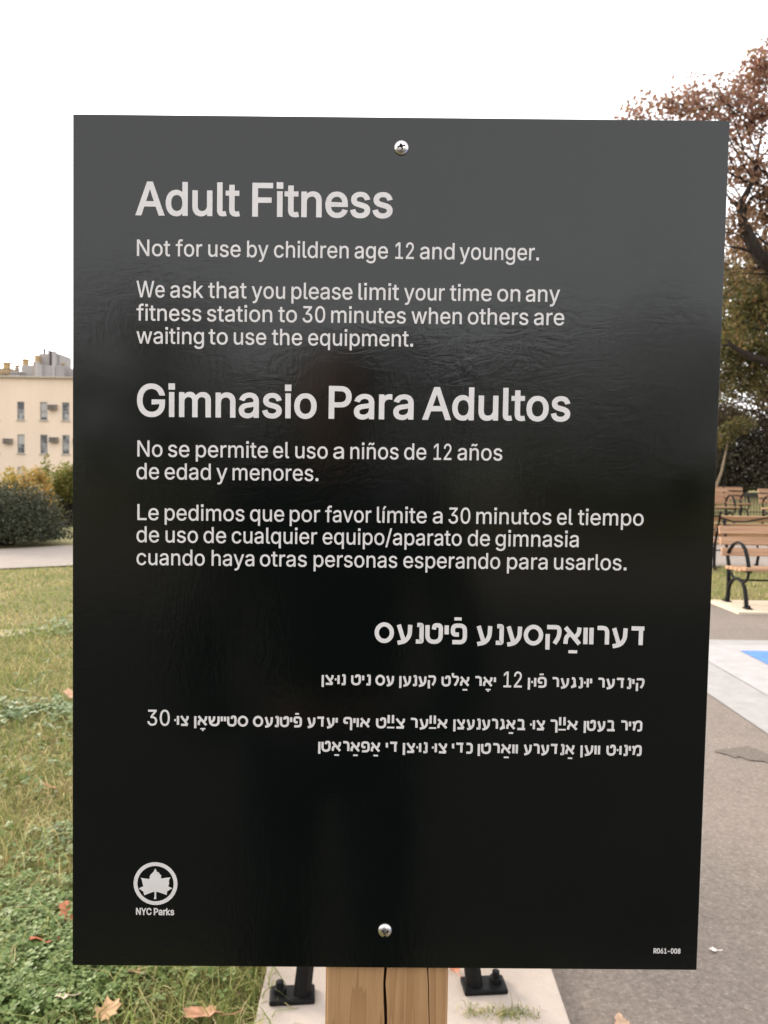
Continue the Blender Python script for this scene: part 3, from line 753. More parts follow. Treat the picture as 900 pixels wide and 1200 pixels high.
def clover_mat(name, stops):
    m = Mat(name, rough=.55, spec=.3); g = m.n('ShaderNodeNewGeometry'); col = m.ramp(g.outputs['Random Per Island'], stops); m.color(col)
    tr = m.n('ShaderNodeBsdfTranslucent'); m.L.new(col, tr.inputs['Color']); ms = m.n('ShaderNodeMixShader'); ms.inputs[0].default_value = .3
    m.L.new(m.b.outputs[0], ms.inputs[1]); m.L.new(tr.outputs[0], ms.inputs[2]); m.L.new(ms.outputs[0], m.out.inputs[0]); return m.m
parts = []
for px, py, sx, sy, n, sz in ((22, 1140, .11, .12, 1700, .0105), (60, 1085, .11, .10, 420, .010), (112, 1150, .10, .05, 520, .0095), (30, 1185, .13, .05, 500, .0105), (10, 1060, .13, .10, 200, .010), (60, 1000, .10, .12, 60, .011), (200, 1150, .12, .06, 160, .010),
                              (-120, 1120, .25, .3, 900, .012), (120, 1040, .2, .3, 400, .012)):
    p = gp(px, py); parts.append(clover(n, p.x, p.y, sx, sy, rg, sz))
off = 0; VV, FF = [], []
for V, F in parts: VV.append(V); FF.append(F + off); off += len(V)
tag(np_mesh('clover', np.concatenate(VV), np.concatenate(FF), clover_mat('clover_leaves', [(0, (.085, .14, .030)), (.5, (.145, .215, .060)), (.85, (.21, .285, .095)), (1, (.28, .33, .13))])), kind='stuff')
parts = []
for px, py, sx, sy, n, sz in ((26, 836, .24, .12, 170, .020), (78, 834, .12, .07, 60, .019), (82, 737, .26, .22, 150, .020), (5, 838, .2, .16, 70, .020), (70, 990, .05, .06, 40, .016), (130, 835, .3, .2, 120, .021), (30, 800, .5, .5, 60, .018), (60, 900, .25, .3, 60, .016)):
    p = gp(px, py); parts.append(clover(n, p.x, p.y, sx, sy, rg, sz, .045))
off = 0; VV, FF = [], []
for V, F in parts: VV.append(V); FF.append(F + off); off += len(V)
tag(np_mesh('broadleaf_weeds', np.concatenate(VV), np.concatenate(FF), clover_mat('weed_leaves', [(0, (.075, .12, .040)), (.4, (.14, .20, .075)), (.8, (.25, .31, .15)), (1, (.42, .46, .30))])), kind='stuff')

LEAFP = [(0, -.5), (.06, -.30), (.30, -.34), (.26, -.18), (.52, -.02), (.36, .06), (.40, .26), (.20, .20), (.10, .34), (0, .56), (-.10, .34), (-.20, .20), (-.40, .26), (-.36, .06), (-.52, -.02), (-.26, -.18), (-.30, -.34), (-.06, -.30)]
LEAFO = [(0, -.5), (.16, -.42), (.24, -.30), (.20, -.20), (.36, -.12), (.40, .02), (.30, .10), (.34, .24), (.24, .32), (.16, .40), (.06, .52), (-.06, .50), (-.14, .38), (-.26, .34), (-.33, .22), (-.28, .10), (-.40, .0), (-.35, -.14), (-.20, -.22), (-.25, -.32), (-.14, -.44)]
def fallen(label, px, py, size, col, rz, tx=0, ty=0, z=.03, curl=.25, seed=0):
    p = gp(px, py, z); m = MB(); rd = random.Random(seed)
    LP = LEAFO if seed in (3, 2, 5, 7, 1, 11) else LEAFP; n = len(LP); vs = [(0, 0, .02 * size)]
    for x, y in LP:
        r2 = x * x + y * y; vs.append((x * size * rd.uniform(.9, 1.1), y * size * rd.uniform(.9, 1.1), curl * size * r2 * rd.uniform(.2, 3.0)))
    k = len(vs); th = .0006
    vs += [(x, y, zz - th) for x, y, zz in vs]
    fs = [(0, i + 1, (i + 1) % n + 1) for i in range(n)] + [(k, (i + 1) % n + 1 + k, i + 1 + k) for i in range(n)]
    m.add(vs, fs); m.tube([(0, -.45 * size, .02 * size), (.03 * size, -.8 * size, .05 * size), (.10 * size, -1.0 * size, .12 * size)], .0012, 5)
    mt = Mat('dry_leaf', col, .6, .25); nn = mt.noise(40, 3); mt.color(mt.ramp(nn, [(.3, tuple(c * .7 for c in col)), (.7, tuple(min(1, c * 1.2) for c in col))]))
    o = m.build('fallen_leaf', mt.m); o.location = p; o.rotation_euler = (tx, ty, rz)
    return tag(o, label, 'leaf', 'fallen autumn leaves')
fallen('orange-red fallen leaf lying in the clover left of the sign', 52, 1102, .085, (.40, .13, .06), 2.2, .35, .2, .05, seed=1)
fallen('rust fallen leaf half tucked behind the lower left edge of the sign', 80, 1069, .08, (.42, .16, .08), .6, .3, .1, .05, seed=2)
fallen('largest fallen leaf, brown and curled, on the grass below the sign', 238, 1190, .105, (.40, .20, .12), 1.2, -.2, .25, .05, seed=3)
fallen('light brown fallen leaf in the grass nearest the bottom border', 127, 1184, .07, (.44, .27, .14), .3, .3, -.3, .05, seed=4)
fallen('pinkish brown fallen leaf peeking out under the bottom edge of the sign', 161, 1139, .07, (.42, .22, .15), 2.8, .4, .1, .05, seed=5)
fallen('small pale scrap of leaf among the grass and clover', 74, 1168, .04, (.62, .50, .38), 1.9, .1, .3, .06, seed=6)
fallen('tan fallen leaf in the grass beside the broad weeds', 82, 814, .10, (.50, .30, .18), .9, .5, .2, .05, seed=7)
fallen('brown fallen leaf on the dry grass beside the sign edge', 58, 922, .08, (.36, .20, .09), 1.9, .5, .2, .05, seed=8)
fallen('tiny white leaf lying flat on the dark asphalt', 836, 1113, .026, (.72, .66, .60), 1.5, .1, .1, .012, seed=9)
fallen('orange leaf fragment on the concrete strip beside the wooden post', 533, 1136, .035, (.55, .22, .13), .4, .1, .1, .038, seed=10)
fallen('tan leaf tip on the asphalt at the bottom border', 729, 1199, .05, (.45, .30, .20), .2, .2, .1, .014, seed=11)
# ------------------------------------------------------------------ what stands behind the camera and mirrors in the sign
SPOT = ('leftmost in the line', 'second from the left in the line', 'third from the left in the line', 'left of the middle of the line', 'straight behind the viewer', 'right of the middle of the line', 'third from the right in the line', 'second from the right in the line', 'rightmost in the line')
for i in range(9):
    x = -19 + 4.75 * i; y = (-15.5, -17, -15, -16.5, -17.5, -16, -15, -17, -15.5)[i]; h = (6.2, 5.4, 5.9, 5.2, 4.9, 5.3, 6.0, 5.5, 6.2)[i]
    tree('park_tree', 'low leafy tree behind the viewer, ' + SPOT[i], 'tree', (x, y, 0), h, (x, y, h * .50), (2.7, 1.8, h * .44), 44, (.9, .8, .7), 4400, .2, MAT['leaf_dark' if i in (1, 4, 6) else 'leaf_olive'], .14, 'trees behind the viewer, seen as dim reflections in the sign', seed=40 + i)
def skinned(name, chains, mat, parent, sub=2):
    """a continuous surface grown round a jointed skeleton: chains of (point, radius), joined where points coincide"""
    key = {}; V, Rr, Ed = [], [], []
    for ch in chains:
        prev = None
        for p, r in ch:
            k = tuple(round(c, 4) for c in p)
            if k not in key: key[k] = len(V); V.append(p); Rr.append(r)
            if prev is not None: Ed.append((prev, key[k]))
            prev = key[k]
    me = bpy.data.meshes.new(name); me.from_pydata(V, Ed, []); o = bpy.data.objects.new(name, me); COL.objects.link(o)
    sk = o.modifiers.new('skin', 'SKIN'); sk.use_smooth_shade = True
    for i, d in enumerate(me.skin_vertices[0].data):
        rr = Rr[i]; d.radius = rr if isinstance(rr, tuple) else (rr, rr)
        d.use_root = i == 0
    ss = o.modifiers.new('sub', 'SUBSURF'); ss.levels = sub; ss.render_levels = sub
    dg = bpy.context.evaluated_depsgraph_get(); m2 = bpy.data.meshes.new_from_object(o.evaluated_get(dg)); m2.name = name
    bpy.data.objects.remove(o)
    return link(name, m2, mat, parent)
who = thing('person', 'person in a dark coat facing the sign, seen only as a dim reflection in it', 'person', (-.10, -.95, 0))
skin = Mat('skin', (.20, .12, .09), .5).m; coat = make_wall_mat('dark_coat', (.012, .013, .016), .3); jeans = make_wall_mat('dark_trousers', (.016, .018, .026), .3)
skinned('body', [[((0, 0, .94), .07), ((0, -.01, 1.10), .07), ((0, -.01, 1.28), .075), ((0, 0, 1.37), .05), ((0, .01, 1.43), .052), ((0, .03, 1.485), .078), ((0, .02, 1.545), .088), ((0, .01, 1.59), .062)]] +
        [[((0, 0, .94), .07), ((s * .09, 0, .86), .06), ((s * .10, .01, .48), .052), ((s * .10, -.02, .10), .036), ((s * .11, .07, .045), .032)] for s in (-1, 1)], skin, who)
skinned('coat', [[((0, 0, .90), (.155, .115)), ((0, -.01, 1.05), (.145, .11)), ((0, -.01, 1.20), (.165, .12)), ((0, 0, 1.33), (.13, .09)), ((0, .01, 1.40), (.062, .062))], ] +
        [[((0, 0, 1.33), (.13, .09)), ((s * .17, 0, 1.325), .062), ((s * .235, -.03, 1.12), .056), ((s * .255, .05, .95), .05), ((s * .17, .10, .90), .046)] for s in (-1, 1)], coat, who)
skinned('trousers', [[((0, 0, .92), .12), ((s * .09, 0, .84), .092), ((s * .10, .01, .48), .068), ((s * .10, -.02, .11), .055)] for s in (-1, 1)], jeans, who)
for s in (-1, 1):
    skinned('shoe', [[((s * .10, -.04, .045), .042), ((s * .105, .05, .042), .044), ((s * .11, .15, .034), .034)]], MAT['tyre'], who)
skinned('hair', [[((0, -.05, 1.42), .075), ((0, -.035, 1.50), .095), ((0, -.012, 1.565), .100), ((0, .012, 1.605), .075)]], MAT['tyre'], who)
# ------------------------------------------------------------------ the sign
GLYPH = json.loads(r'''{"-":[453,[[337,244,337,188,114,188,114,244]]],".":[188,[[95,-4,78,-1,63,9,53,24,50,41,53,59,63,73,78,83,95,87,113,83,128,73,138,59,141,41,138,24,128,9,113,-1]]],"/":[249,[[235,533,71,-76,14,-76,178,533]]],"0":[453,[[227,-7,199,-5,174,1,151,11,130,24,111,41,95,62,80,86,69,113,60,144,49,214,48,254,49,294,60,364,69,395,81,422,95,447,112,467,130,484,151,498,174,508,200,514,227,516,254,514,279,508,302,498,323,484,342,467,358,447,372,422,384,395,393,364,404,294,405,254,400,178,393,144,384,113,373,86,359,62,342,41,323,24,302,11,279,1,254,-5],[227,50,245,51,276,63,290,74,313,103,330,144,336,168,343,223,344,254,340,314,336,341,330,365,313,405,290,435,276,446,261,453,227,460,192,453,177,446,163,435,140,405,123,365,117,341,113,314,109,254,113,194,117,168,123,144,140,103,163,74,177,63,192,56]]],"1":[453,[[76,0,76,55,391,55,391,0],[276,509,276,0,212,0,212,448,86,358,86,427,198,509]]],"2":[453,[[64,0,64,47,282,282,311,327,318,348,320,371,317,397,301,428,283,443,250,457,224,460,196,457,162,441,145,424,134,402,127,362,66,362,67,384,77,424,86,442,111,473,143,496,162,505,203,514,247,514,268,511,306,497,337,474,361,445,370,428,376,411,381,372,378,345,371,318,357,290,322,241,267,180,153,60,153,57,389,57,389,0]]],"3":[453,[[218,-7,195,-6,152,2,114,19,98,30,70,57,60,74,52,91,44,132,109,132,115,107,134,78,154,64,191,52,234,51,262,56,297,74,315,93,325,116,328,130,328,158,316,196,299,217,275,234,242,244,223,247,157,248,157,299,288,448,288,452,70,452,70,509,372,509,372,461,211,278,211,289,239,290,287,284,327,265,359,239,371,222,387,186,393,145,387,103,370,66,358,50,327,23,288,4,266,-2]]],"4":[453,[[40,105,40,158,247,509,311,509,109,163,413,163,413,105],[282,0,282,318,343,318,343,0]]],"5":[453,[[221,-7,178,-2,159,3,140,11,108,32,83,60,73,76,66,93,60,130,122,130,132,98,145,80,163,66,184,56,208,50,250,53,264,58,288,72,298,82,314,104,324,131,327,146,324,193,314,221,297,244,275,262,248,273,218,277,180,272,145,258,128,246,67,253,96,509,366,509,366,452,151,452,134,301,178,325,216,333,263,330,294,321,321,306,355,273,379,231,388,199,391,163,385,117,379,95,357,57,327,27,289,6,268,-1]]],"6":[453,[[226,-7,182,-1,161,5,125,26,96,56,75,94,69,115,64,162,68,199,80,239,102,285,137,340,252,509,322,509,151,261,145,261,159,281,172,293,196,307,214,312,235,314,278,309,316,295,332,284,359,257,378,221,384,201,389,157,384,112,368,73,343,39,327,26,291,5,271,-2],[226,48,241,49,267,56,279,63,299,79,320,114,327,157,320,201,299,235,279,251,267,258,241,264,226,265,198,262,186,258,174,252,153,235,132,201,125,158,132,114,153,79,174,63,186,56,198,52]]],"7":[453,[[97,0,323,452,62,452,62,509,391,509,391,449,165,0]]],"8":[453,[[226,-7,201,-6,156,3,136,11,101,33,74,62,64,78,53,115,52,135,59,181,81,220,113,249,125,256,153,265,153,267,119,282,105,293,83,324,72,360,70,380,75,417,82,434,101,464,114,477,146,498,184,511,226,516,269,511,306,498,337,477,350,464,370,434,377,417,382,380,376,342,369,324,347,293,333,282,300,267,300,265,339,249,372,220,393,181,401,135,395,96,388,78,378,62,352,33,317,11,296,3,275,-2],[226,49,272,55,307,74,323,91,329,102,333,113,337,139,336,152,329,177,322,189,305,208,270,228,226,235,182,228,147,208,130,189,123,177,119,165,115,139,119,113,123,102,129,91,145,74,180,55],[226,290,263,296,293,313,312,341,319,376,313,410,294,437,264,454,226,460,188,454,159,437,139,410,133,376,139,341,159,313,189,296]]],"9":[453,[[226,516,249,514,291,503,328,482,356,452,377,414,384,393,389,347,385,309,373,270,350,224,315,168,200,0,130,0,301,248,307,248,294,227,281,215,257,202,238,196,218,195,175,199,137,214,121,225,94,252,74,287,65,329,64,352,69,397,85,436,96,454,125,483,162,504,182,510],[226,460,199,457,186,452,174,446,154,429,133,395,125,352,133,308,154,274,174,257,186,251,199,247,226,243,240,244,267,251,279,257,299,273,320,308,327,350,320,394,299,429,279,446,267,452,254,457]]],"A":[480,[[16,0,201,509,276,509,463,0,395,0,282,317,232,478,245,478,220,393,85,0],[110,142,110,199,370,199,370,142]]],"C":[510,[[267,-7,235,-5,205,1,177,11,150,25,126,42,104,63,86,88,70,115,57,146,48,179,42,215,40,254,42,293,48,329,57,362,70,393,86,421,104,445,126,466,150,484,177,498,205,508,235,514,267,516,305,513,340,504,373,490,402,471,427,447,448,418,463,385,473,348,408,348,395,384,382,404,366,421,337,440,315,449,292,454,245,454,203,443,166,419,137,385,116,340,109,314,103,254,109,194,116,168,137,123,166,89,184,76,203,66,245,54,280,53,315,60,348,74,375,96,395,125,408,160,473,160,463,124,448,91,428,62,402,38,373,19,341,5,305,-4]]],"F":[410,[[60,0,60,509,369,509,369,452,125,452,125,278,346,278,346,221,125,221,125,0]]],"G":[520,[[269,-7,236,-5,205,1,176,11,149,25,125,43,104,64,85,88,69,116,57,146,47,179,42,215,40,254,42,293,47,329,57,362,69,393,85,421,103,445,125,466,149,484,175,498,203,508,233,514,265,516,304,513,340,504,374,489,403,469,429,445,449,416,465,384,474,349,408,349,387,393,365,420,337,439,304,452,265,456,222,450,183,432,166,419,150,404,125,364,116,340,105,285,105,223,109,194,125,145,151,105,184,76,224,59,269,53,290,54,328,63,360,81,386,107,404,141,410,160,415,202,434,199,283,199,283,256,478,256,476,170,471,141,463,115,451,91,436,69,419,50,399,33,352,8,326,0]]],"L":[393,[[60,0,60,509,125,509,125,57,361,57,361,0]]],"N":[523,[[60,0,60,509,136,509,357,160,414,55,405,54,399,168,399,509,463,509,463,0,387,0,171,342,108,452,119,454,125,298,125,0]]],"P":[445,[[60,0,60,509,263,507,289,503,332,487,366,462,390,430,404,391,407,370,407,325,404,304,390,265,366,233,332,207,289,191,235,186,109,186,109,242,233,242,269,246,284,250,308,264,327,282,338,306,344,333,342,376,333,402,318,423,297,439,284,444,251,451,125,452,125,0]]],"R":[449,[[60,0,60,509,264,507,290,504,333,489,367,465,390,433,405,395,408,374,408,330,399,290,390,271,367,240,333,217,289,203,236,198,96,198,96,255,234,255,284,262,309,273,327,290,339,312,344,338,342,380,334,405,319,425,298,440,284,445,252,451,125,452,125,0],[353,0,230,229,303,229,428,0]]],"W":[686,[[155,0,16,509,82,509,170,171,189,80,197,40,195,40,189,40,211,145,306,509,380,509,471,158,492,67,497,40,495,40,488,40,507,133,603,509,670,509,530,0,455,0,359,356,340,452,336,475,339,475,350,475,327,359,230,0]]],"Y":[472,[[203,0,203,208,16,509,91,509,200,331,229,279,250,230,230,230,224,230,258,306,381,509,455,509,268,208,268,0]]],"a":[389,[[160,-9,126,-5,94,5,68,22,57,32,40,58,31,90,31,123,38,150,58,179,78,193,100,203,138,213,244,228,265,235,275,248,275,268,271,288,256,311,240,322,220,329,196,331,171,329,140,318,118,301,100,274,41,291,57,322,67,335,91,355,118,370,148,379,179,384,204,384,239,379,275,367,296,353,322,320,333,290,337,251,337,0,277,0,277,52,272,52,252,25,226,6,190,-6],[170,45,202,49,216,53,239,66,257,83,269,104,275,126,276,190,265,184,246,179,165,166,134,159,110,145,98,132,92,105,94,87,102,72,114,61,130,52,149,47]]],"b":[424,[[229,-8,198,-5,184,-1,162,10,138,31,118,59,112,59,112,0,53,0,53,509,114,509,114,319,118,319,144,353,171,373,197,381,212,384,252,383,294,371,330,347,359,313,379,270,389,218,389,160,379,108,359,64,330,29,294,5,274,-2],[220,47,237,48,267,57,279,66,301,88,309,101,321,133,328,189,321,245,309,276,301,290,280,311,267,319,237,329,220,330,188,325,174,320,161,312,140,291,132,278,120,247,113,189,120,132,132,100,140,86,162,65,174,57,204,48]]],"c":[396,[[207,-8,182,-7,137,6,117,16,82,46,56,85,46,108,36,159,34,187,40,243,46,268,56,291,82,330,117,360,137,371,159,378,207,384,234,383,260,377,284,368,305,356,324,341,340,322,353,301,362,277,303,262,294,283,276,306,250,322,226,329,189,329,173,325,145,310,134,300,115,274,99,224,96,187,99,151,115,102,134,76,158,57,173,51,207,46,243,52,271,66,292,89,304,117,363,102,354,78,341,56,325,37,306,21,285,9,261,-1,235,-6]]],"d":[424,[[195,-8,151,-2,111,16,79,45,55,84,39,133,35,160,35,218,46,270,66,313,95,347,131,371,173,383,213,384,228,381,253,373,280,353,306,319,311,319,311,509,372,509,372,0,313,0,313,59,307,59,287,31,263,10,241,-1,227,-5],[205,47,236,51,250,57,263,65,284,86,293,100,305,132,312,189,305,247,293,278,284,291,263,312,251,320,221,329,205,330,172,325,157,319,145,311,124,290,115,276,103,245,96,189,103,133,115,101,124,88,145,66,158,57,188,48]]],"e":[404,[[212,-8,161,-2,138,6,117,16,82,46,56,85,46,108,35,159,34,187,35,215,46,267,55,290,81,329,115,359,135,370,157,378,205,384,251,379,280,368,307,351,331,329,350,299,363,263,368,242,371,194,371,169,75,169,75,221,338,221,310,202,303,254,291,282,283,294,263,314,237,326,205,330,173,326,146,313,125,294,109,270,99,241,96,211,97,157,100,139,110,106,118,92,139,70,165,55,179,50,224,47,254,53,278,66,297,88,306,105,365,91,360,77,345,51,311,19,266,-1]]],"f":[254,[[228,379,228,327,6,327,6,379],[81,0,81,432,84,461,89,474,104,496,135,519,161,527,187,530,234,524,243,521,227,468,200,474,171,470,154,460,145,443,142,419,142,0]]],"g":[425,[[207,-151,150,-144,105,-127,73,-101,51,-69,101,-41,128,-72,145,-83,165,-92,192,-97,229,-96,267,-85,282,-75,295,-62,304,-47,310,-28,311,-6,311,68,306,68,287,41,272,28,252,16,227,8,195,5,152,10,113,27,95,39,67,71,55,90,39,136,35,163,35,220,46,271,55,293,80,332,112,361,152,378,196,384,242,378,273,360,288,346,308,319,313,319,313,379,372,379,372,-9,367,-54,350,-90,324,-117,308,-127,271,-142,251,-147],[205,59,222,60,251,68,264,75,285,95,300,121,305,137,312,193,305,248,293,278,285,291,264,312,251,320,222,329,205,330,188,329,158,320,145,312,124,290,115,277,103,246,96,193,103,138,116,108,124,96,145,76,158,68,172,63]]],"h":[410,[[114,227,114,0,53,0,53,509,114,509,114,287,102,287,112,312,124,332,137,349,152,362,187,379,227,384,264,380,295,369,321,349,341,321,348,304,356,264,357,0,296,0,295,256,283,291,273,304,260,315,246,323,229,328,197,328,161,317,141,303,126,283,117,257]]],"i":[167,[[53,0,53,379,114,379,114,0],[84,443,67,446,54,455,44,468,41,483,44,499,54,512,67,521,84,524,100,521,114,512,123,499,126,483,123,468,114,455,100,446]]],"k":[381,[[110,137,110,212,121,212,284,379,360,379,184,199,177,199],[53,0,53,509,114,509,114,0],[294,0,148,186,191,229,372,0]]],"l":[189,[[139,-2,119,-1,86,10,74,20,65,33,54,65,53,509,114,509,115,77,120,62,130,54,146,52,170,54,181,3]]],"m":[610,[[53,0,53,379,112,379,112,295,108,295,118,323,141,355,172,376,207,386,239,385,257,380,273,372,287,361,299,347,316,314,321,295,312,295,322,321,347,353,381,375,407,383,453,385,483,378,510,364,532,342,548,313,556,276,557,0,496,0,494,273,490,289,483,302,473,313,447,326,419,330,395,328,365,314,351,299,338,270,335,247,335,0,274,0,273,275,262,301,253,311,229,326,199,330,168,325,148,314,126,289,117,266,114,238,114,0]]],"n":[410,[[114,227,114,0,53,0,53,379,112,379,112,287,102,287,112,312,124,332,137,349,152,362,187,379,227,384,264,380,295,369,321,349,341,321,348,304,356,264,357,0,296,0,295,256,283,291,273,304,260,315,246,323,229,328,197,328,161,317,141,303,126,283,117,257]]],"o":[415,[[207,-8,182,-7,137,6,117,16,82,46,56,85,46,108,36,159,34,187,40,243,46,268,56,291,82,330,117,360,137,371,159,378,207,384,233,383,278,371,299,360,333,330,359,291,369,268,376,243,381,187,376,133,369,108,359,85,333,46,299,16,278,6,233,-7],[207,46,226,48,257,57,270,66,292,89,300,102,312,134,319,187,312,242,300,274,292,287,270,310,257,319,226,329,207,330,173,325,158,319,145,310,124,287,115,274,103,242,96,187,103,134,115,102,124,89,145,66,158,57,173,51]]],"p":[424,[[53,-143,53,379,112,379,112,319,118,319,137,346,152,360,183,378,229,384,252,383,294,371,313,361,345,332,370,293,379,270,389,218,389,160,379,108,370,84,346,45,313,16,294,5,252,-7,213,-7,198,-5,173,4,145,24,118,59,114,59,114,-143],[220,47,237,48,267,57,279,66,301,88,309,101,321,133,328,189,321,245,309,276,301,290,280,311,267,319,237,329,220,330,188,325,174,320,161,312,140,291,132,278,120,247,113,189,120,132,132,100,140,86,162,65,174,57,204,48]]],"q":[424,[[372,-143,311,-143,311,59,306,59,280,24,252,4,241,-1,212,-7,172,-7,130,5,111,16,79,45,55,84,39,133,35,160,35,218,46,270,55,293,79,332,112,361,131,371,173,383,196,384,241,378,272,360,287,346,307,319,313,319,313,379,372,379],[205,47,236,51,250,57,263,65,284,86,293,100,305,132,312,189,305,247,293,278,284,291,263,312,251,320,221,329,205,330,172,325,157,319,145,311,124,290,115,276,103,245,96,189,103,133,115,101,124,88,145,66,158,57,188,48]]],"r":[259,[[53,0,53,379,112,379,112,321,115,321,130,347,152,367,166,375,196,384,243,384,243,322,207,326,170,319,140,301,121,273,114,237,114,0]]],"s":[365,[[182,-8,128,-2,98,10,84,18,62,38,53,50,40,78,36,94,94,107,105,79,114,69,136,54,165,46,200,46,217,50,244,62,262,81,267,91,267,112,260,129,254,136,225,151,149,170,104,186,72,208,61,222,53,237,48,255,47,274,51,305,57,319,75,343,100,363,131,377,149,381,187,384,239,378,279,358,307,328,324,290,268,277,251,307,232,323,205,331,171,332,143,324,121,308,110,289,109,277,112,258,124,243,144,232,254,202,292,183,317,158,330,125,331,107,326,75,321,61,312,47,290,24,260,6,242,0,203,-7]]],"t":[227,[[204,379,204,327,6,327,6,379],[65,471,126,471,127,86,136,61,150,53,170,50,202,54,213,2,168,-4,125,2,107,10,92,21,80,35,72,52,67,71,65,93]]],"u":[410,[[182,-5,164,-4,130,4,101,20,78,44,62,76,54,116,53,139,53,379,114,379,114,144,119,105,127,89,137,75,150,64,164,56,181,52,200,50,238,57,259,69,283,97,293,122,296,153,296,379,357,379,357,0,298,0,298,92,307,92,297,67,286,47,272,30,257,17,222,0]]],"v":[389,[[163,0,17,379,84,379,171,138,206,21,184,21,218,138,305,379,371,379,226,0]]],"w":[567,[[138,0,23,379,87,379,143,177,175,41,165,41,180,113,252,379,316,379,371,176,402,41,391,41,402,90,480,379,545,379,429,0,368,0,319,172,277,338,291,338,259,211,199,0]]],"y":[389,[[47,-139,61,-86,96,-90,111,-87,124,-80,141,-58,163,-1,17,379,84,379,171,138,206,21,184,21,218,138,305,379,371,379,204,-58,184,-97,159,-124,128,-140,91,-145,71,-144]]],"í":[167,[[53,0,53,379,114,379,114,0],[57,429,104,529,173,529,107,429]]],"ñ":[410,[[114,227,114,0,53,0,53,379,112,379,112,287,102,287,112,312,124,332,137,349,152,362,187,379,227,384,264,380,295,369,321,349,341,321,348,304,356,264,357,0,296,0,295,256,283,291,273,304,260,315,246,323,229,328,197,328,161,317,141,303,126,283,117,257],[250,446,225,450,178,472,167,475,156,470,149,448,106,448,110,476,120,498,137,513,161,518,185,514,226,494,243,490,251,491,256,496,262,517,304,517,300,488,289,466,272,451]]]}''')
CAPH = 509.0
for ch in 'i.':                                # square dots
    for lp in GLYPH[ch][1]:
        if max(lp[1::2]) - min(lp[1::2]) < 120:
            x0, x1, y0, y1 = min(lp[::2]) + 3, max(lp[::2]) - 3, min(lp[1::2]) + 3, max(lp[1::2]) - 3
            lp[:] = [x0, y0, x0, y1, x1, y1, x1, y0] if sum(lp[i] * lp[(i + 3) % len(lp)] - lp[(i + 2) % len(lp)] * lp[i + 1] for i in range(0, len(lp), 2)) < 0 else [x0, y0, x1, y0, x1, y1, x0, y1]
sign = thing('fitness_sign', 'large black sign panel with white trilingual lettering screwed to a square wooden post', 'sign', (0, .05, 0))
so = Vector(sign.location)
def sp(px, py, y=0.0): return at(px, py, y) - so
tl, tr_, bl_, br_ = (sp(*c) for c in ((85.3, 133.6), (855.3, 141.4), (84.9, 1131.2), (816.4, 1136.9)))
def inset(a, b, c, d):                         # slightly rounded outline
    return [a, b, c, d]
m = MB(); TH = .0032
q = [tl, tr_, br_, bl_]
m.add([(p.x, p.y, p.z) for p in q] + [(p.x, p.y + TH, p.z) for p in q], [(0, 1, 2, 3), (7, 6, 5, 4), (0, 4, 5, 1), (1, 5, 6, 2), (2, 6, 7, 3), (3, 7, 4, 0)])
panel = m.build('panel', MAT['panel'], sign, bevel=.0005)
# post: a rough-sawn four-by-four with checks running along the grain
pl, pr = sp(381.8, 1131, TH + .001), sp(525.7, 1131, TH + .001)
PX0, PX1 = pl.x, pr.x; PD = .089; PY0 = TH + .0005 - so.y
PT = sp(450, 150, TH).z
NZ = 140
m = MB(); rd = random.Random(2)
prof = [(0, 0), (.47, 0), (.497, 0), (.503, .0), (.53, 0), (.86, 0), (.872, 0), (.876, 0), (.888, 0), (1, 0), (1, 1), (0, 1)]
rows_ = []
wa = wb = 0
for i in range(NZ + 1):
    z = -.45 + (PT + .45) * i / NZ
    wa += rd.gauss(0, .0016); wa *= .93; wb += rd.gauss(0, .0010); wb *= .93
    g = max(0, .0011 + .0008 * math.sin(z * 9.3) + rd.gauss(0, .0003)); g2 = max(0, .0007 + .0006 * math.sin(z * 17 + 1) + rd.gauss(0, .0002))
    W_ = PX1 - PX0; c0 = PX0 + W_ * .515 + wa; c1 = PX0 + W_ * .873 + wb
    ring = [(PX0, .002), (PX0 + .002, 0), (c0 - g * .5 - .0006, 0), (c0 - g * .1, .016), (c0 + g * .1, .016), (c0 + g * .5 + .0006, 0), (c1 - g2 * .5 - .0003, 0), (c1, .009), (c1 + g2 * .5 + .0003, 0), (PX1 - .002, 0), (PX1, .002), (PX1, PD - .002), (PX1 - .002, PD), (PX0 + .002, PD), (PX0, PD - .002)]
    rows_.append([(x, PY0 + y, z) for x, y in ring])
n = len(rows_[0]); m.v = [v for r_ in rows_ for v in r_]
for i in range(NZ):
    for k in range(n): m.f.append((i * n + k, i * n + (k + 1) % n, (i + 1) * n + (k + 1) % n, (i + 1) * n + k))
m.f.append(tuple(range(n))[::-1]); m.f.append(tuple(NZ * n + k for k in range(n)))
m.build('post', MAT['wood'], sign)
# screws with tamper-proof drives
def screw(px, py, r, holes):
    c = sp(px, py, 0)
    m = MB(); m.lathe([(r * 1.0, .0), (r * 1.0, .0005), (r * .93, .0013), (r * .75, .0021), (r * .45, .0027), (r * .15, .0029), (.00001, .0029)], 32, (c.x, c.y, c.z), '-Y')
    s_ = m.build('screw', MAT['steel'], sign, True)
    h = MB()
    for hx, hy, ln, wd, an in holes:
        h.box((c.x + hx * r, c.y - .0026, c.z + hy * r), (ln * r, .0010, wd * r), Matrix.Rotation(an, 3, 'Y'))
    h.build('drive_recess', MAT['dark'], s_)
screw(470.4, 173.4, .0052, [(-.02, .0, .42, .34, .5), (.30, .12, .42, .14, -.15), (-.34, -.02, .44, .17, -.5), (.10, -.32, .18, .22, .3), (-.08, .26, .3, .16, .2)])
screw(451.0, 1090.0, .0052, [(-.24, .12, .34, .15, .8), (.34, .06, .34, .16, -.9), (.0, -.20, .34, .13, 0), (.02, -.66, .42, .12, 0)])

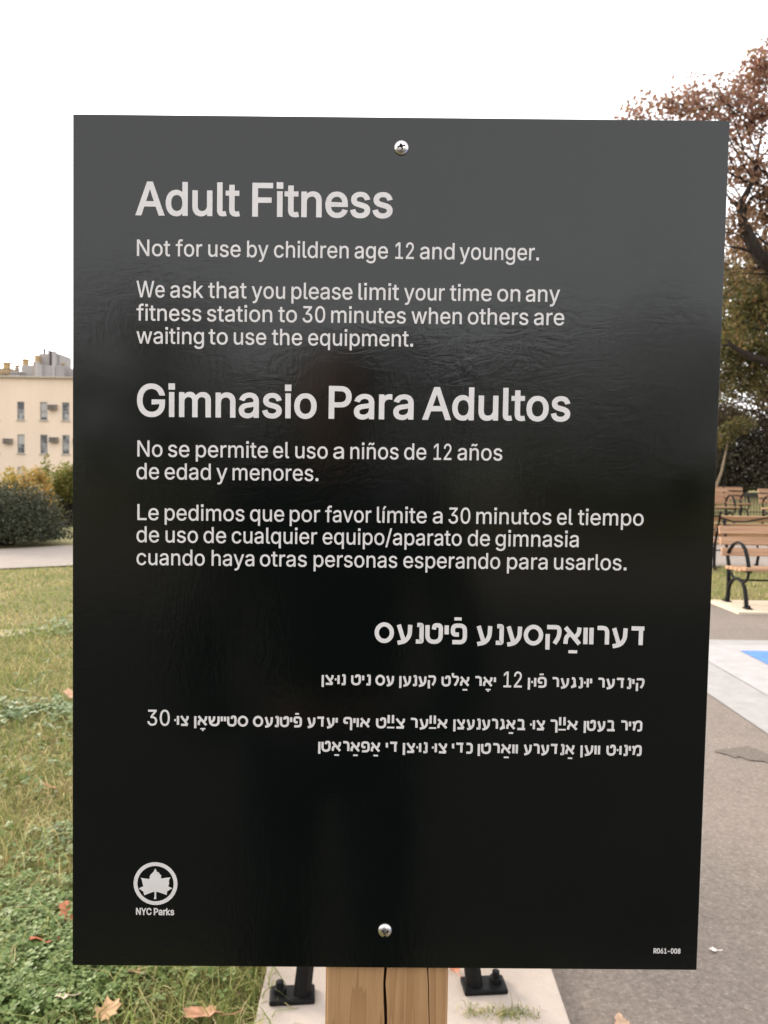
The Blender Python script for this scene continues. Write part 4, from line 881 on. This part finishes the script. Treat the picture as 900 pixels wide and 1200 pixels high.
from mathutils.geometry import delaunay_2d_cdt
def grown(lp, off):
    """move an outline outwards by off (outer loops run clockwise, holes anticlockwise)"""
    P = np.array(lp, float); keep = np.hypot(*(P - np.roll(P, 1, 0)).T) > 1e-7; P = P[keep]
    e = np.roll(P, -1, 0) - P; e /= np.hypot(e[:, 0], e[:, 1])[:, None]
    n1 = np.stack([-e[:, 1], e[:, 0]], 1); n0 = np.roll(n1, 1, 0)
    s_ = n0 + n1; k = (s_ * s_).sum(1)[:, None]
    return P + off * 2 * s_ / np.maximum(k, 1.3)
def flat_curve(name, shapes, off, y, parent):
    """letters, each a list of closed outlines in sign coordinates -> one flat mesh of lettering"""
    V, F = [], []
    for loops in shapes:
        ar = lambda l: sum(a[0] * b[1] - b[0] * a[1] for a, b in zip(l, l[1:] + l[:1]))
        if ar(max(loops, key=lambda l: abs(ar(l)))) > 0: loops = [l[::-1] for l in loops]
        G = [grown(l, off) for l in loops]; pts, ed = [], []
        for g in G:
            n0 = len(pts); pts += [Vector(p) for p in g]; ed += [(n0 + i, n0 + (i + 1) % len(g)) for i in range(len(g))]
        sc_ = 1000.0
        v, _, f, *_r = delaunay_2d_cdt([p * sc_ for p in pts], ed, [], 0, 1e-5)
        T = np.array([list(t) for t in f if len(t) == 3]); vv = np.array([tuple(p) for p in v]) / sc_; C = vv[T].mean(1)
        w = np.zeros(len(C))
        for g in G:
            a, b = g, np.roll(g, -1, 0)
            for (ax, ay), (bx_, by_) in zip(a, b):
                cr = (bx_ - ax) * (C[:, 1] - ay) - (C[:, 0] - ax) * (by_ - ay)
                w += ((ay <= C[:, 1]) & (by_ > C[:, 1]) & (cr > 0)) * 1.0 - ((ay > C[:, 1]) & (by_ <= C[:, 1]) & (cr < 0)) * 1.0
        n0 = len(V); V += [(p[0], y - so.y, p[1]) for p in vv]
        F += [tuple(int(i) + n0 for i in t) for t, q in zip(T, w) if q < -.5]
    me = bpy.data.meshes.new(name); me.from_pydata(V, [], F)
    return link(name, me, MAT['letter'], parent)
def layout(word):
    pen = 0; out = []
    for ch in word:
        adv, lps = GLYPH[ch]
        out.append([[(pen + lp[i], lp[i + 1]) for i in range(0, len(lp), 2)] for lp in lps])
        pen += adv
    return out
def word_loops(word, x0, x1, ybase, cap, off):
    """fit one word between two photo pixels on its baseline"""
    a, b = sp(x0, ybase(x0)), sp(x1, ybase(x1)); ch = (sp(x0, ybase(x0) - cap) - a).z
    lps = layout(word); xs_ = [p[0] for g in lps for l in g for p in l]; lo, hi = min(xs_), max(xs_)
    sx = (b.x - a.x - 2 * off) / (hi - lo); sz = (ch - 2 * off) / CAPH
    sl = (b.z - a.z) / (b.x - a.x)
    return [[[(a.x + off + (x - lo) * sx, a.z + off + z * sz + sl * (x - lo) * sx) for x, z in l] for l in g] for g in lps]
def text_line(name, words, base, cap, off, parent=None):
    (bx0, by0), (bx1, by1) = base
    yb = lambda x: by0 + (x - bx0) / (bx1 - bx0) * (by1 - by0)
    lps = []
    for w, x0, x1 in words: lps += word_loops(w, x0, x1, yb, cap, off)
    return flat_curve(name, lps, off, -.00012, parent or panel)
SL = .0112
def B(y): return ((160, y), (760, y + 600 * SL))
HO, RO = .00062, .00011
text_line('heading', [('Adult', 159, 281), ('Fitness', 295.5, 460)], B(252.4), 39.8, HO)
text_line('text_line', [('Not', 160.5, 199.5), ('for', 206, 237), ('use', 244, 282), ('by', 289.5, 314.5), ('children', 321, 408.5), ('age', 415.5, 454.5), ('12', 463, 485), ('and', 492, 532.5), ('younger.', 538.5, 631.5)], B(300), 19.4, RO)
text_line('text_line', [('We', 160, 193), ('ask', 199.5, 238.5), ('that', 244, 289), ('you', 295, 334), ('please', 341.5, 413), ('limit', 420, 467.5), ('your', 473.5, 521), ('time', 527, 576), ('on', 582.5, 609.5), ('any', 616, 656)], B(348.4), 19.4, RO)
text_line('text_line', [('fitness', 160, 236), ('station', 242.5, 319), ('to', 326, 348), ('30', 354.5, 381), ('minutes', 388, 475.5), ('when', 482, 541), ('others', 548, 619), ('are', 625.5, 661)], B(375.7), 19.2, RO)
text_line('text_line', [('waiting', 160, 239), ('to', 244.5, 267), ('use', 274, 312), ('the', 318.5, 354), ('equipment.', 361, 484)], B(402.6), 19.2, RO)
text_line('heading', [('Gimnasio', 160.6, 371), ('Para', 385, 484.5), ('Adultos', 495, 668)], B(488.2), 38.6, HO)
text_line('text_line', [('No', 161, 190.5), ('se', 197, 222), ('permite', 229.5, 314), ('el', 320, 339), ('uso', 346, 384), ('a', 390.5, 403), ('niños', 410.5, 467), ('de', 473.5, 499.5), ('12', 508, 529), ('años', 536, 588.5)], B(535), 19, RO)
text_line('text_line', [('de', 160, 186.5), ('edad', 193, 247), ('y', 253.5, 266.5), ('menores.', 272.5, 373)], B(561.4), 19, RO)
text_line('text_line', [('Le', 161, 186), ('pedimos', 193, 286.5), ('que', 293, 333), ('por', 339.5, 375), ('favor', 381, 435), ('límite', 441.5, 500), ('a', 507, 518.5), ('30', 525.5, 551), ('minutos', 558, 646), ('el', 652.5, 671), ('tiempo', 677, 754)], B(609.4), 18.8, RO)
text_line('text_line', [('de', 160, 186.5), ('uso', 194, 232), ('de', 238.5, 265), ('cualquier', 271.5, 371.5), ('equipo/aparato', 378, 541), ('de', 548, 574), ('gimnasia', 580.5, 678)], B(635.4), 18.8, RO)
text_line('text_line', [('cuando', 160, 240), ('haya', 248, 298), ('otras', 304.5, 359.5), ('personas', 367.5, 465.5), ('esperando', 472.5, 586), ('para', 594, 641.5), ('usarlos.', 649, 734)], B(662), 18.6, RO)

# Yiddish lettering drawn with an even pen: strokes in a box of letter height 1
def arc(pts, r):
    """round the inner corners of a polyline"""
    out = [pts[0]]
    for a, b, c in zip(pts, pts[1:], pts[2:]):
        ab = math.hypot(a[0] - b[0], a[1] - b[1]); cb = math.hypot(c[0] - b[0], c[1] - b[1]); q = min(r, ab * .49, cb * .49)
        p0 = (b[0] + (a[0] - b[0]) * q / ab, b[1] + (a[1] - b[1]) * q / ab); p1 = (b[0] + (c[0] - b[0]) * q / cb, b[1] + (c[1] - b[1]) * q / cb)
        for i in range(7):
            t = i / 6; out.append(tuple(p0[j] * (1 - t) ** 2 + 2 * b[j] * t * (1 - t) + p1[j] * t * t for j in (0, 1)))
    return out + [pts[-1]]
OV = [(.5 + .5 * math.cos(2 * math.pi * i / 28), .5 + .5 * math.sin(2 * math.pi * i / 28)) for i in range(29)]
HEB = {  # letter: (width, [(points, corner radius)])
    'א': (.80, [([(0, 1), (1, 0)], 0), ([(.98, 1), (.93, .62), (.66, .40)], .2), ([(.36, .63), (.06, .42), (.02, 0)], .25)]),
    'ב': (.80, [([(.04, 1), (.76, 1), (.76, .0)], .20), ([(0, 0), (1.04, 0)], 0)]),
    'ג': (.52, [([(.15, 1), (.72, 1), (.80, .45), (.98, 0)], .22), ([(.76, .34), (.42, .02), (0, 0)], .3)]),
    'ד': (.74, [([(0, 1), (1, 1)], 0), ([(.74, 1), (.74, 0)], 0)]),
    'ו': (.0, [([(0, 1), (0, 0)], 0)]),
    'ט': (.76, [([(0, 1), (0, 0), (1, 0), (1, 1), (.52, 1), (.48, .74)], .42)]),
    'י': (.0, [([(0, 1), (0, .46)], 0)]),
    'כ': (.60, [([(0, 1), (1, 1), (1, 0), (0, 0)], .42)]),
    'ך': (.60, [([(0, 1), (1, 1), (1, -.36)], .32)]),
    'ל': (.60, [([(0, 1.42), (0, 1), (1, 1), (1, .62), (.42, 0)], .25)]),
    'מ': (.80, [([(.0, 1), (.20, .62), (.08, 0)], .1), ([(.18, .66), (.42, 1), (1, 1), (1, 0), (.52, 0)], .30)]),
    'נ': (.42, [([(.2, 1), (1, 1), (1, 0), (0, 0)], .12)]),
    'ן': (.0, [([(0, 1), (0, -.36)], 0)]),
    'ס': (.84, [(OV, 0)]),
    'ע': (.72, [([(1, 1), (.96, .35), (.62, .0), (0, -.10)], .42), ([(.08, 1), (.46, .10)], 0)]),
    'פ': (.72, [([(.52, .46), (.03, .46), (.03, 1), (1, 1), (1, 0), (0, 0)], .36)]),
    'ף': (.72, [([(.52, .46), (.03, .46), (.03, 1), (1, 1), (1, -.36)], .32)]),
    'צ': (.74, [([(0, 1), (.95, .0)], 0), ([(0, 0), (.97, 0)], 0), ([(.97, 1), (.94, .68), (.58, .40)], .2)]),
    'ק': (.72, [([(0, 1), (1, 1), (.98, .45), (.62, .0)], .26), ([(.06, .58), (.06, -.36)], 0)]),
    'ר': (.60, [([(0, 1), (1, 1), (1, 0)], .40)]),
    'ש': (.90, [([(0, 1), (.10, 0), (1, 0), (1, 1)], .40), ([(.52, 1), (.48, .52), (.10, .34)], .2)]),
}
def stroke_ribbon(pts, w):
    n = len(pts); closed = abs(pts[0][0] - pts[-1][0]) + abs(pts[0][1] - pts[-1][1]) < 1e-9
    L_, R_ = [], []
    for i in range(n):
        def unit(a, b):
            d = math.hypot(b[0] - a[0], b[1] - a[1]) or 1e-9; return ((b[0] - a[0]) / d, (b[1] - a[1]) / d)
        if closed: u0 = unit(pts[i - 1 if i else n - 2], pts[i]); u1 = unit(pts[i], pts[i + 1 if i < n - 1 else 1])
        else:
            u0 = unit(pts[max(i - 1, 0)], pts[max(i, 1)]); u1 = unit(pts[min(i, n - 2)], pts[min(i + 1, n - 1)])
        mx_, my_ = u0[0] + u1[0], u0[1] + u1[1]; k = math.hypot(mx_, my_) or 1e-9; mx_, my_ = mx_ / k, my_ / k
        c = max(.55, mx_ * u1[0] + my_ * u1[1]); nx_, ny_ = -my_ / c * w / 2, mx_ / c * w / 2
        L_.append((pts[i][0] + nx_, pts[i][1] + ny_)); R_.append((pts[i][0] - nx_, pts[i][1] - ny_))
    return L_, R_
def heb_word(word):
    """strokes right to left; returns (list of centre lines in letter units, full width)"""
    s = STW; x = 0; out = []; gap = .10; WS = 1.18
    def put(letter, x, dy=0, hs=1):
        w, st = HEB[letter]; w *= WS; k = max(1 - s, .01)
        for pts, r in st:
            wid = w - s if w else 0
            q = [(x + s / 2 + px * wid, (s / 2 + py * k) * hs + dy) for px, py in pts]
            out.append(arc(q, r * (w or 1) * .9) if r else q)
        return max(w, s)
    glyphs = []; i = 0
    for ch in word:
        if ch in '\u05b7\u05b8\u05bf\u05bc': glyphs[-1][1] += ch
        else: glyphs.append([ch, ''])
    pos = 0; placed = []
    for ch, mk in glyphs:
        w = (2 * s + .17 if ch == 'ײ' else max(HEB[ch][0] * WS, s)); dotw = .26 if '\u05bc' in mk and ch == 'ו' else 0
        placed.append((ch, mk, pos, w)); pos += w + gap + dotw
    tot = pos - gap
    dots = []
    for ch, mk, p_, w in placed:
        x = tot - p_ - w
        if ch == 'ײ':
            for q in (0, s + .17): out.append([(x + q + s / 2, 1.22), (x + q + s / 2, .48)])
            out.append([(x - .03, .02 + s * .35), (x + w + .03, .02 + s * .35)]); dots.append((len(out) - 1, .7))
            continue
        put(ch, x)
        if '\u05b7' in mk: out.append([(x + w * .30, -.27), (x + w * .78, -.27)]); dots.append((len(out) - 1, .72))
        if '\u05b8' in mk:
            out.append([(x + w * .30, -.22), (x + w * .80, -.22)]); dots.append((len(out) - 1, .6)); out.append([(x + w * .55, -.22), (x + w * .55, -.42)]); dots.append((len(out) - 1, .75))
        if '\u05bf' in mk: out.append([(x + w * .22, 1.22), (x + w * .66, 1.22)]); dots.append((len(out) - 1, .72))
        if '\u05bc' in mk: out.append([(x - .26, .52), (x - .26 + .17, .52)]); dots.append((len(out) - 1, .95))
    return out, tot, dict(dots)
STW = .20
def heb_line(name, words, base, h, stw, digits=(), cap=18.6):
    global STW
    STW = stw
    (bx0, by0), (bx1, by1) = base
    yb = lambda x: by0 + (x - bx0) / (bx1 - bx0) * (by1 - by0)
    V, F = [], []; ly = [0]
    for w, x1, x0 in words:
        st, tot, thin = heb_word(w); a, b = sp(x0, yb(x0)), sp(x1, yb(x1)); hh = (sp(x0, yb(x0) - h) - a).z
        lo = min(min(p[0] for p in s_) for s_ in st) - .0; 
        lo = min(0, lo); sx = (b.x - a.x) / (tot - lo); sl = (b.z - a.z) / (b.x - a.x)
        for k, s_ in enumerate(st):
            q = [(p[0] * sx / hh, p[1]) for p in s_]     # true proportions before stroking
            Lr, Rr = stroke_ribbon(q, STW * thin.get(k, 1)); n0 = len(V); ly[0] += 1
            dy = -.00012 - .000012 * (ly[0] % 9)
            for p in Lr + Rr:
                X = a.x + (p[0] * hh - lo * sx); V.append((X, dy - so.y, a.z + p[1] * hh + sl * (X - a.x)))
            n = len(Lr)
            for i in range(n - 1): F.append((n0 + i, n0 + i + 1, n0 + n + i + 1, n0 + n + i))
    me = bpy.data.meshes.new(name); me.from_pydata(V, [], F); o = link(name, me, MAT['letter'], panel)
    if digits: text_line('numeral', digits, base, cap, RO)
    return o
heb_line('heading', [('דערוואַקסענע', 756.8, 557), ('פֿיטנעס', 546.8, 439)], ((440, 753.4), (750, 758.4)), 24.4, .205)
heb_line('text_line', [('קינדער', 755, 699.6), ('יוּנגער', 693.6, 646), ('פֿוּן', 640.4, 618.4), ('יאָר', 581, 555.6), ('אַלט', 550, 517.3), ('קענען', 510.8, 467.9), ('עס', 461.5, 440), ('ניט', 434.4, 411.4), ('נוּצן', 405, 377)], ((380, 802.6), (750, 807.5)), 12.9, .205, [('12', 589.8, 611.4)])
heb_line('text_line', [('מיר', 752.4, 726.4), ('בעטן', 721, 684), ('אײַך', 677, 643.5), ('צוּ', 638.6, 621), ('באַגרענעצן', 616, 531.2), ('אײַער', 524.4, 480), ('צײַט', 474.8, 440.5), ('אויף', 433.6, 402), ('יעדע', 395.6, 359.5), ('פֿיטנעס', 353.7, 296.5), ('סטיישאָן', 290.7, 227.6), ('צוּ', 221.4, 204.3)], ((210, 850.6), (750, 857.3)), 13.0, .205, [('30', 172.8, 199)])
heb_line('text_line', [('מינוּט', 751.6, 710.4), ('ווען', 703, 680), ('אַנדערע', 673, 613), ('וואַרטן', 606.7, 559.7), ('כדי', 553.8, 529.5), ('צוּ', 524, 506), ('נוּצן', 500.8, 472), ('די', 466.5, 452), ('אַפּאַראַטן'.replace('פּ', 'פ'), 445.5, 373)], ((470, 882.2), (750, 886)), 13.0, .205)
# park department roundel, its name, and the sheet number
c = sp(182.3, 1035.4); e1 = sp(182.3 + 25.7, 1035.4); r1 = (e1 - c).length; r0 = r1 * 21.2 / 25.7
circ = lambda r: [(c.x + r * math.cos(2 * math.pi * k / 72), c.z + r * math.sin(2 * math.pi * k / 72)) for k in range(72)]
flat_curve('emblem_ring', [[circ(r1), circ(r0)[::-1]]], 0, -.00012, panel)
LF = [(420, 275), (432, 300), (440, 315), (465, 325), (470, 343), (490, 355), (486, 394), (530, 388), (600, 380), (586, 402), (578, 425), (583, 450), (572, 487), (596, 497), (620, 510), (588, 526), (558, 545), (554, 587), (500, 568), (445, 550), (431, 550), (430, 590), (432, 635), (405, 635), (411, 600), (411, 552), (395, 550), (340, 572), (290, 590), (281, 550), (254, 528), (228, 515), (252, 496), (281, 487), (272, 455), (266, 425), (260, 402), (250, 386), (300, 394), (352, 399), (358, 360), (378, 335), (398, 317)]
flat_curve('emblem_leaf', [[[(p.x, p.z) for p in (sp(140 + x / 10, 990 + y / 10) for x, y in LF)]]], 0, -.00012, panel)
text_line('emblem_name', [('NYC', 159.4, 177.6), ('Parks', 180.2, 204.2)], ((159, 1072.0), (204, 1072.6)), 8.3, .00022)
text_line('sheet_number', [('R061-008', 765.7, 797.4)], ((765, 1117.2), (798, 1117.6)), 6.2, .00016)
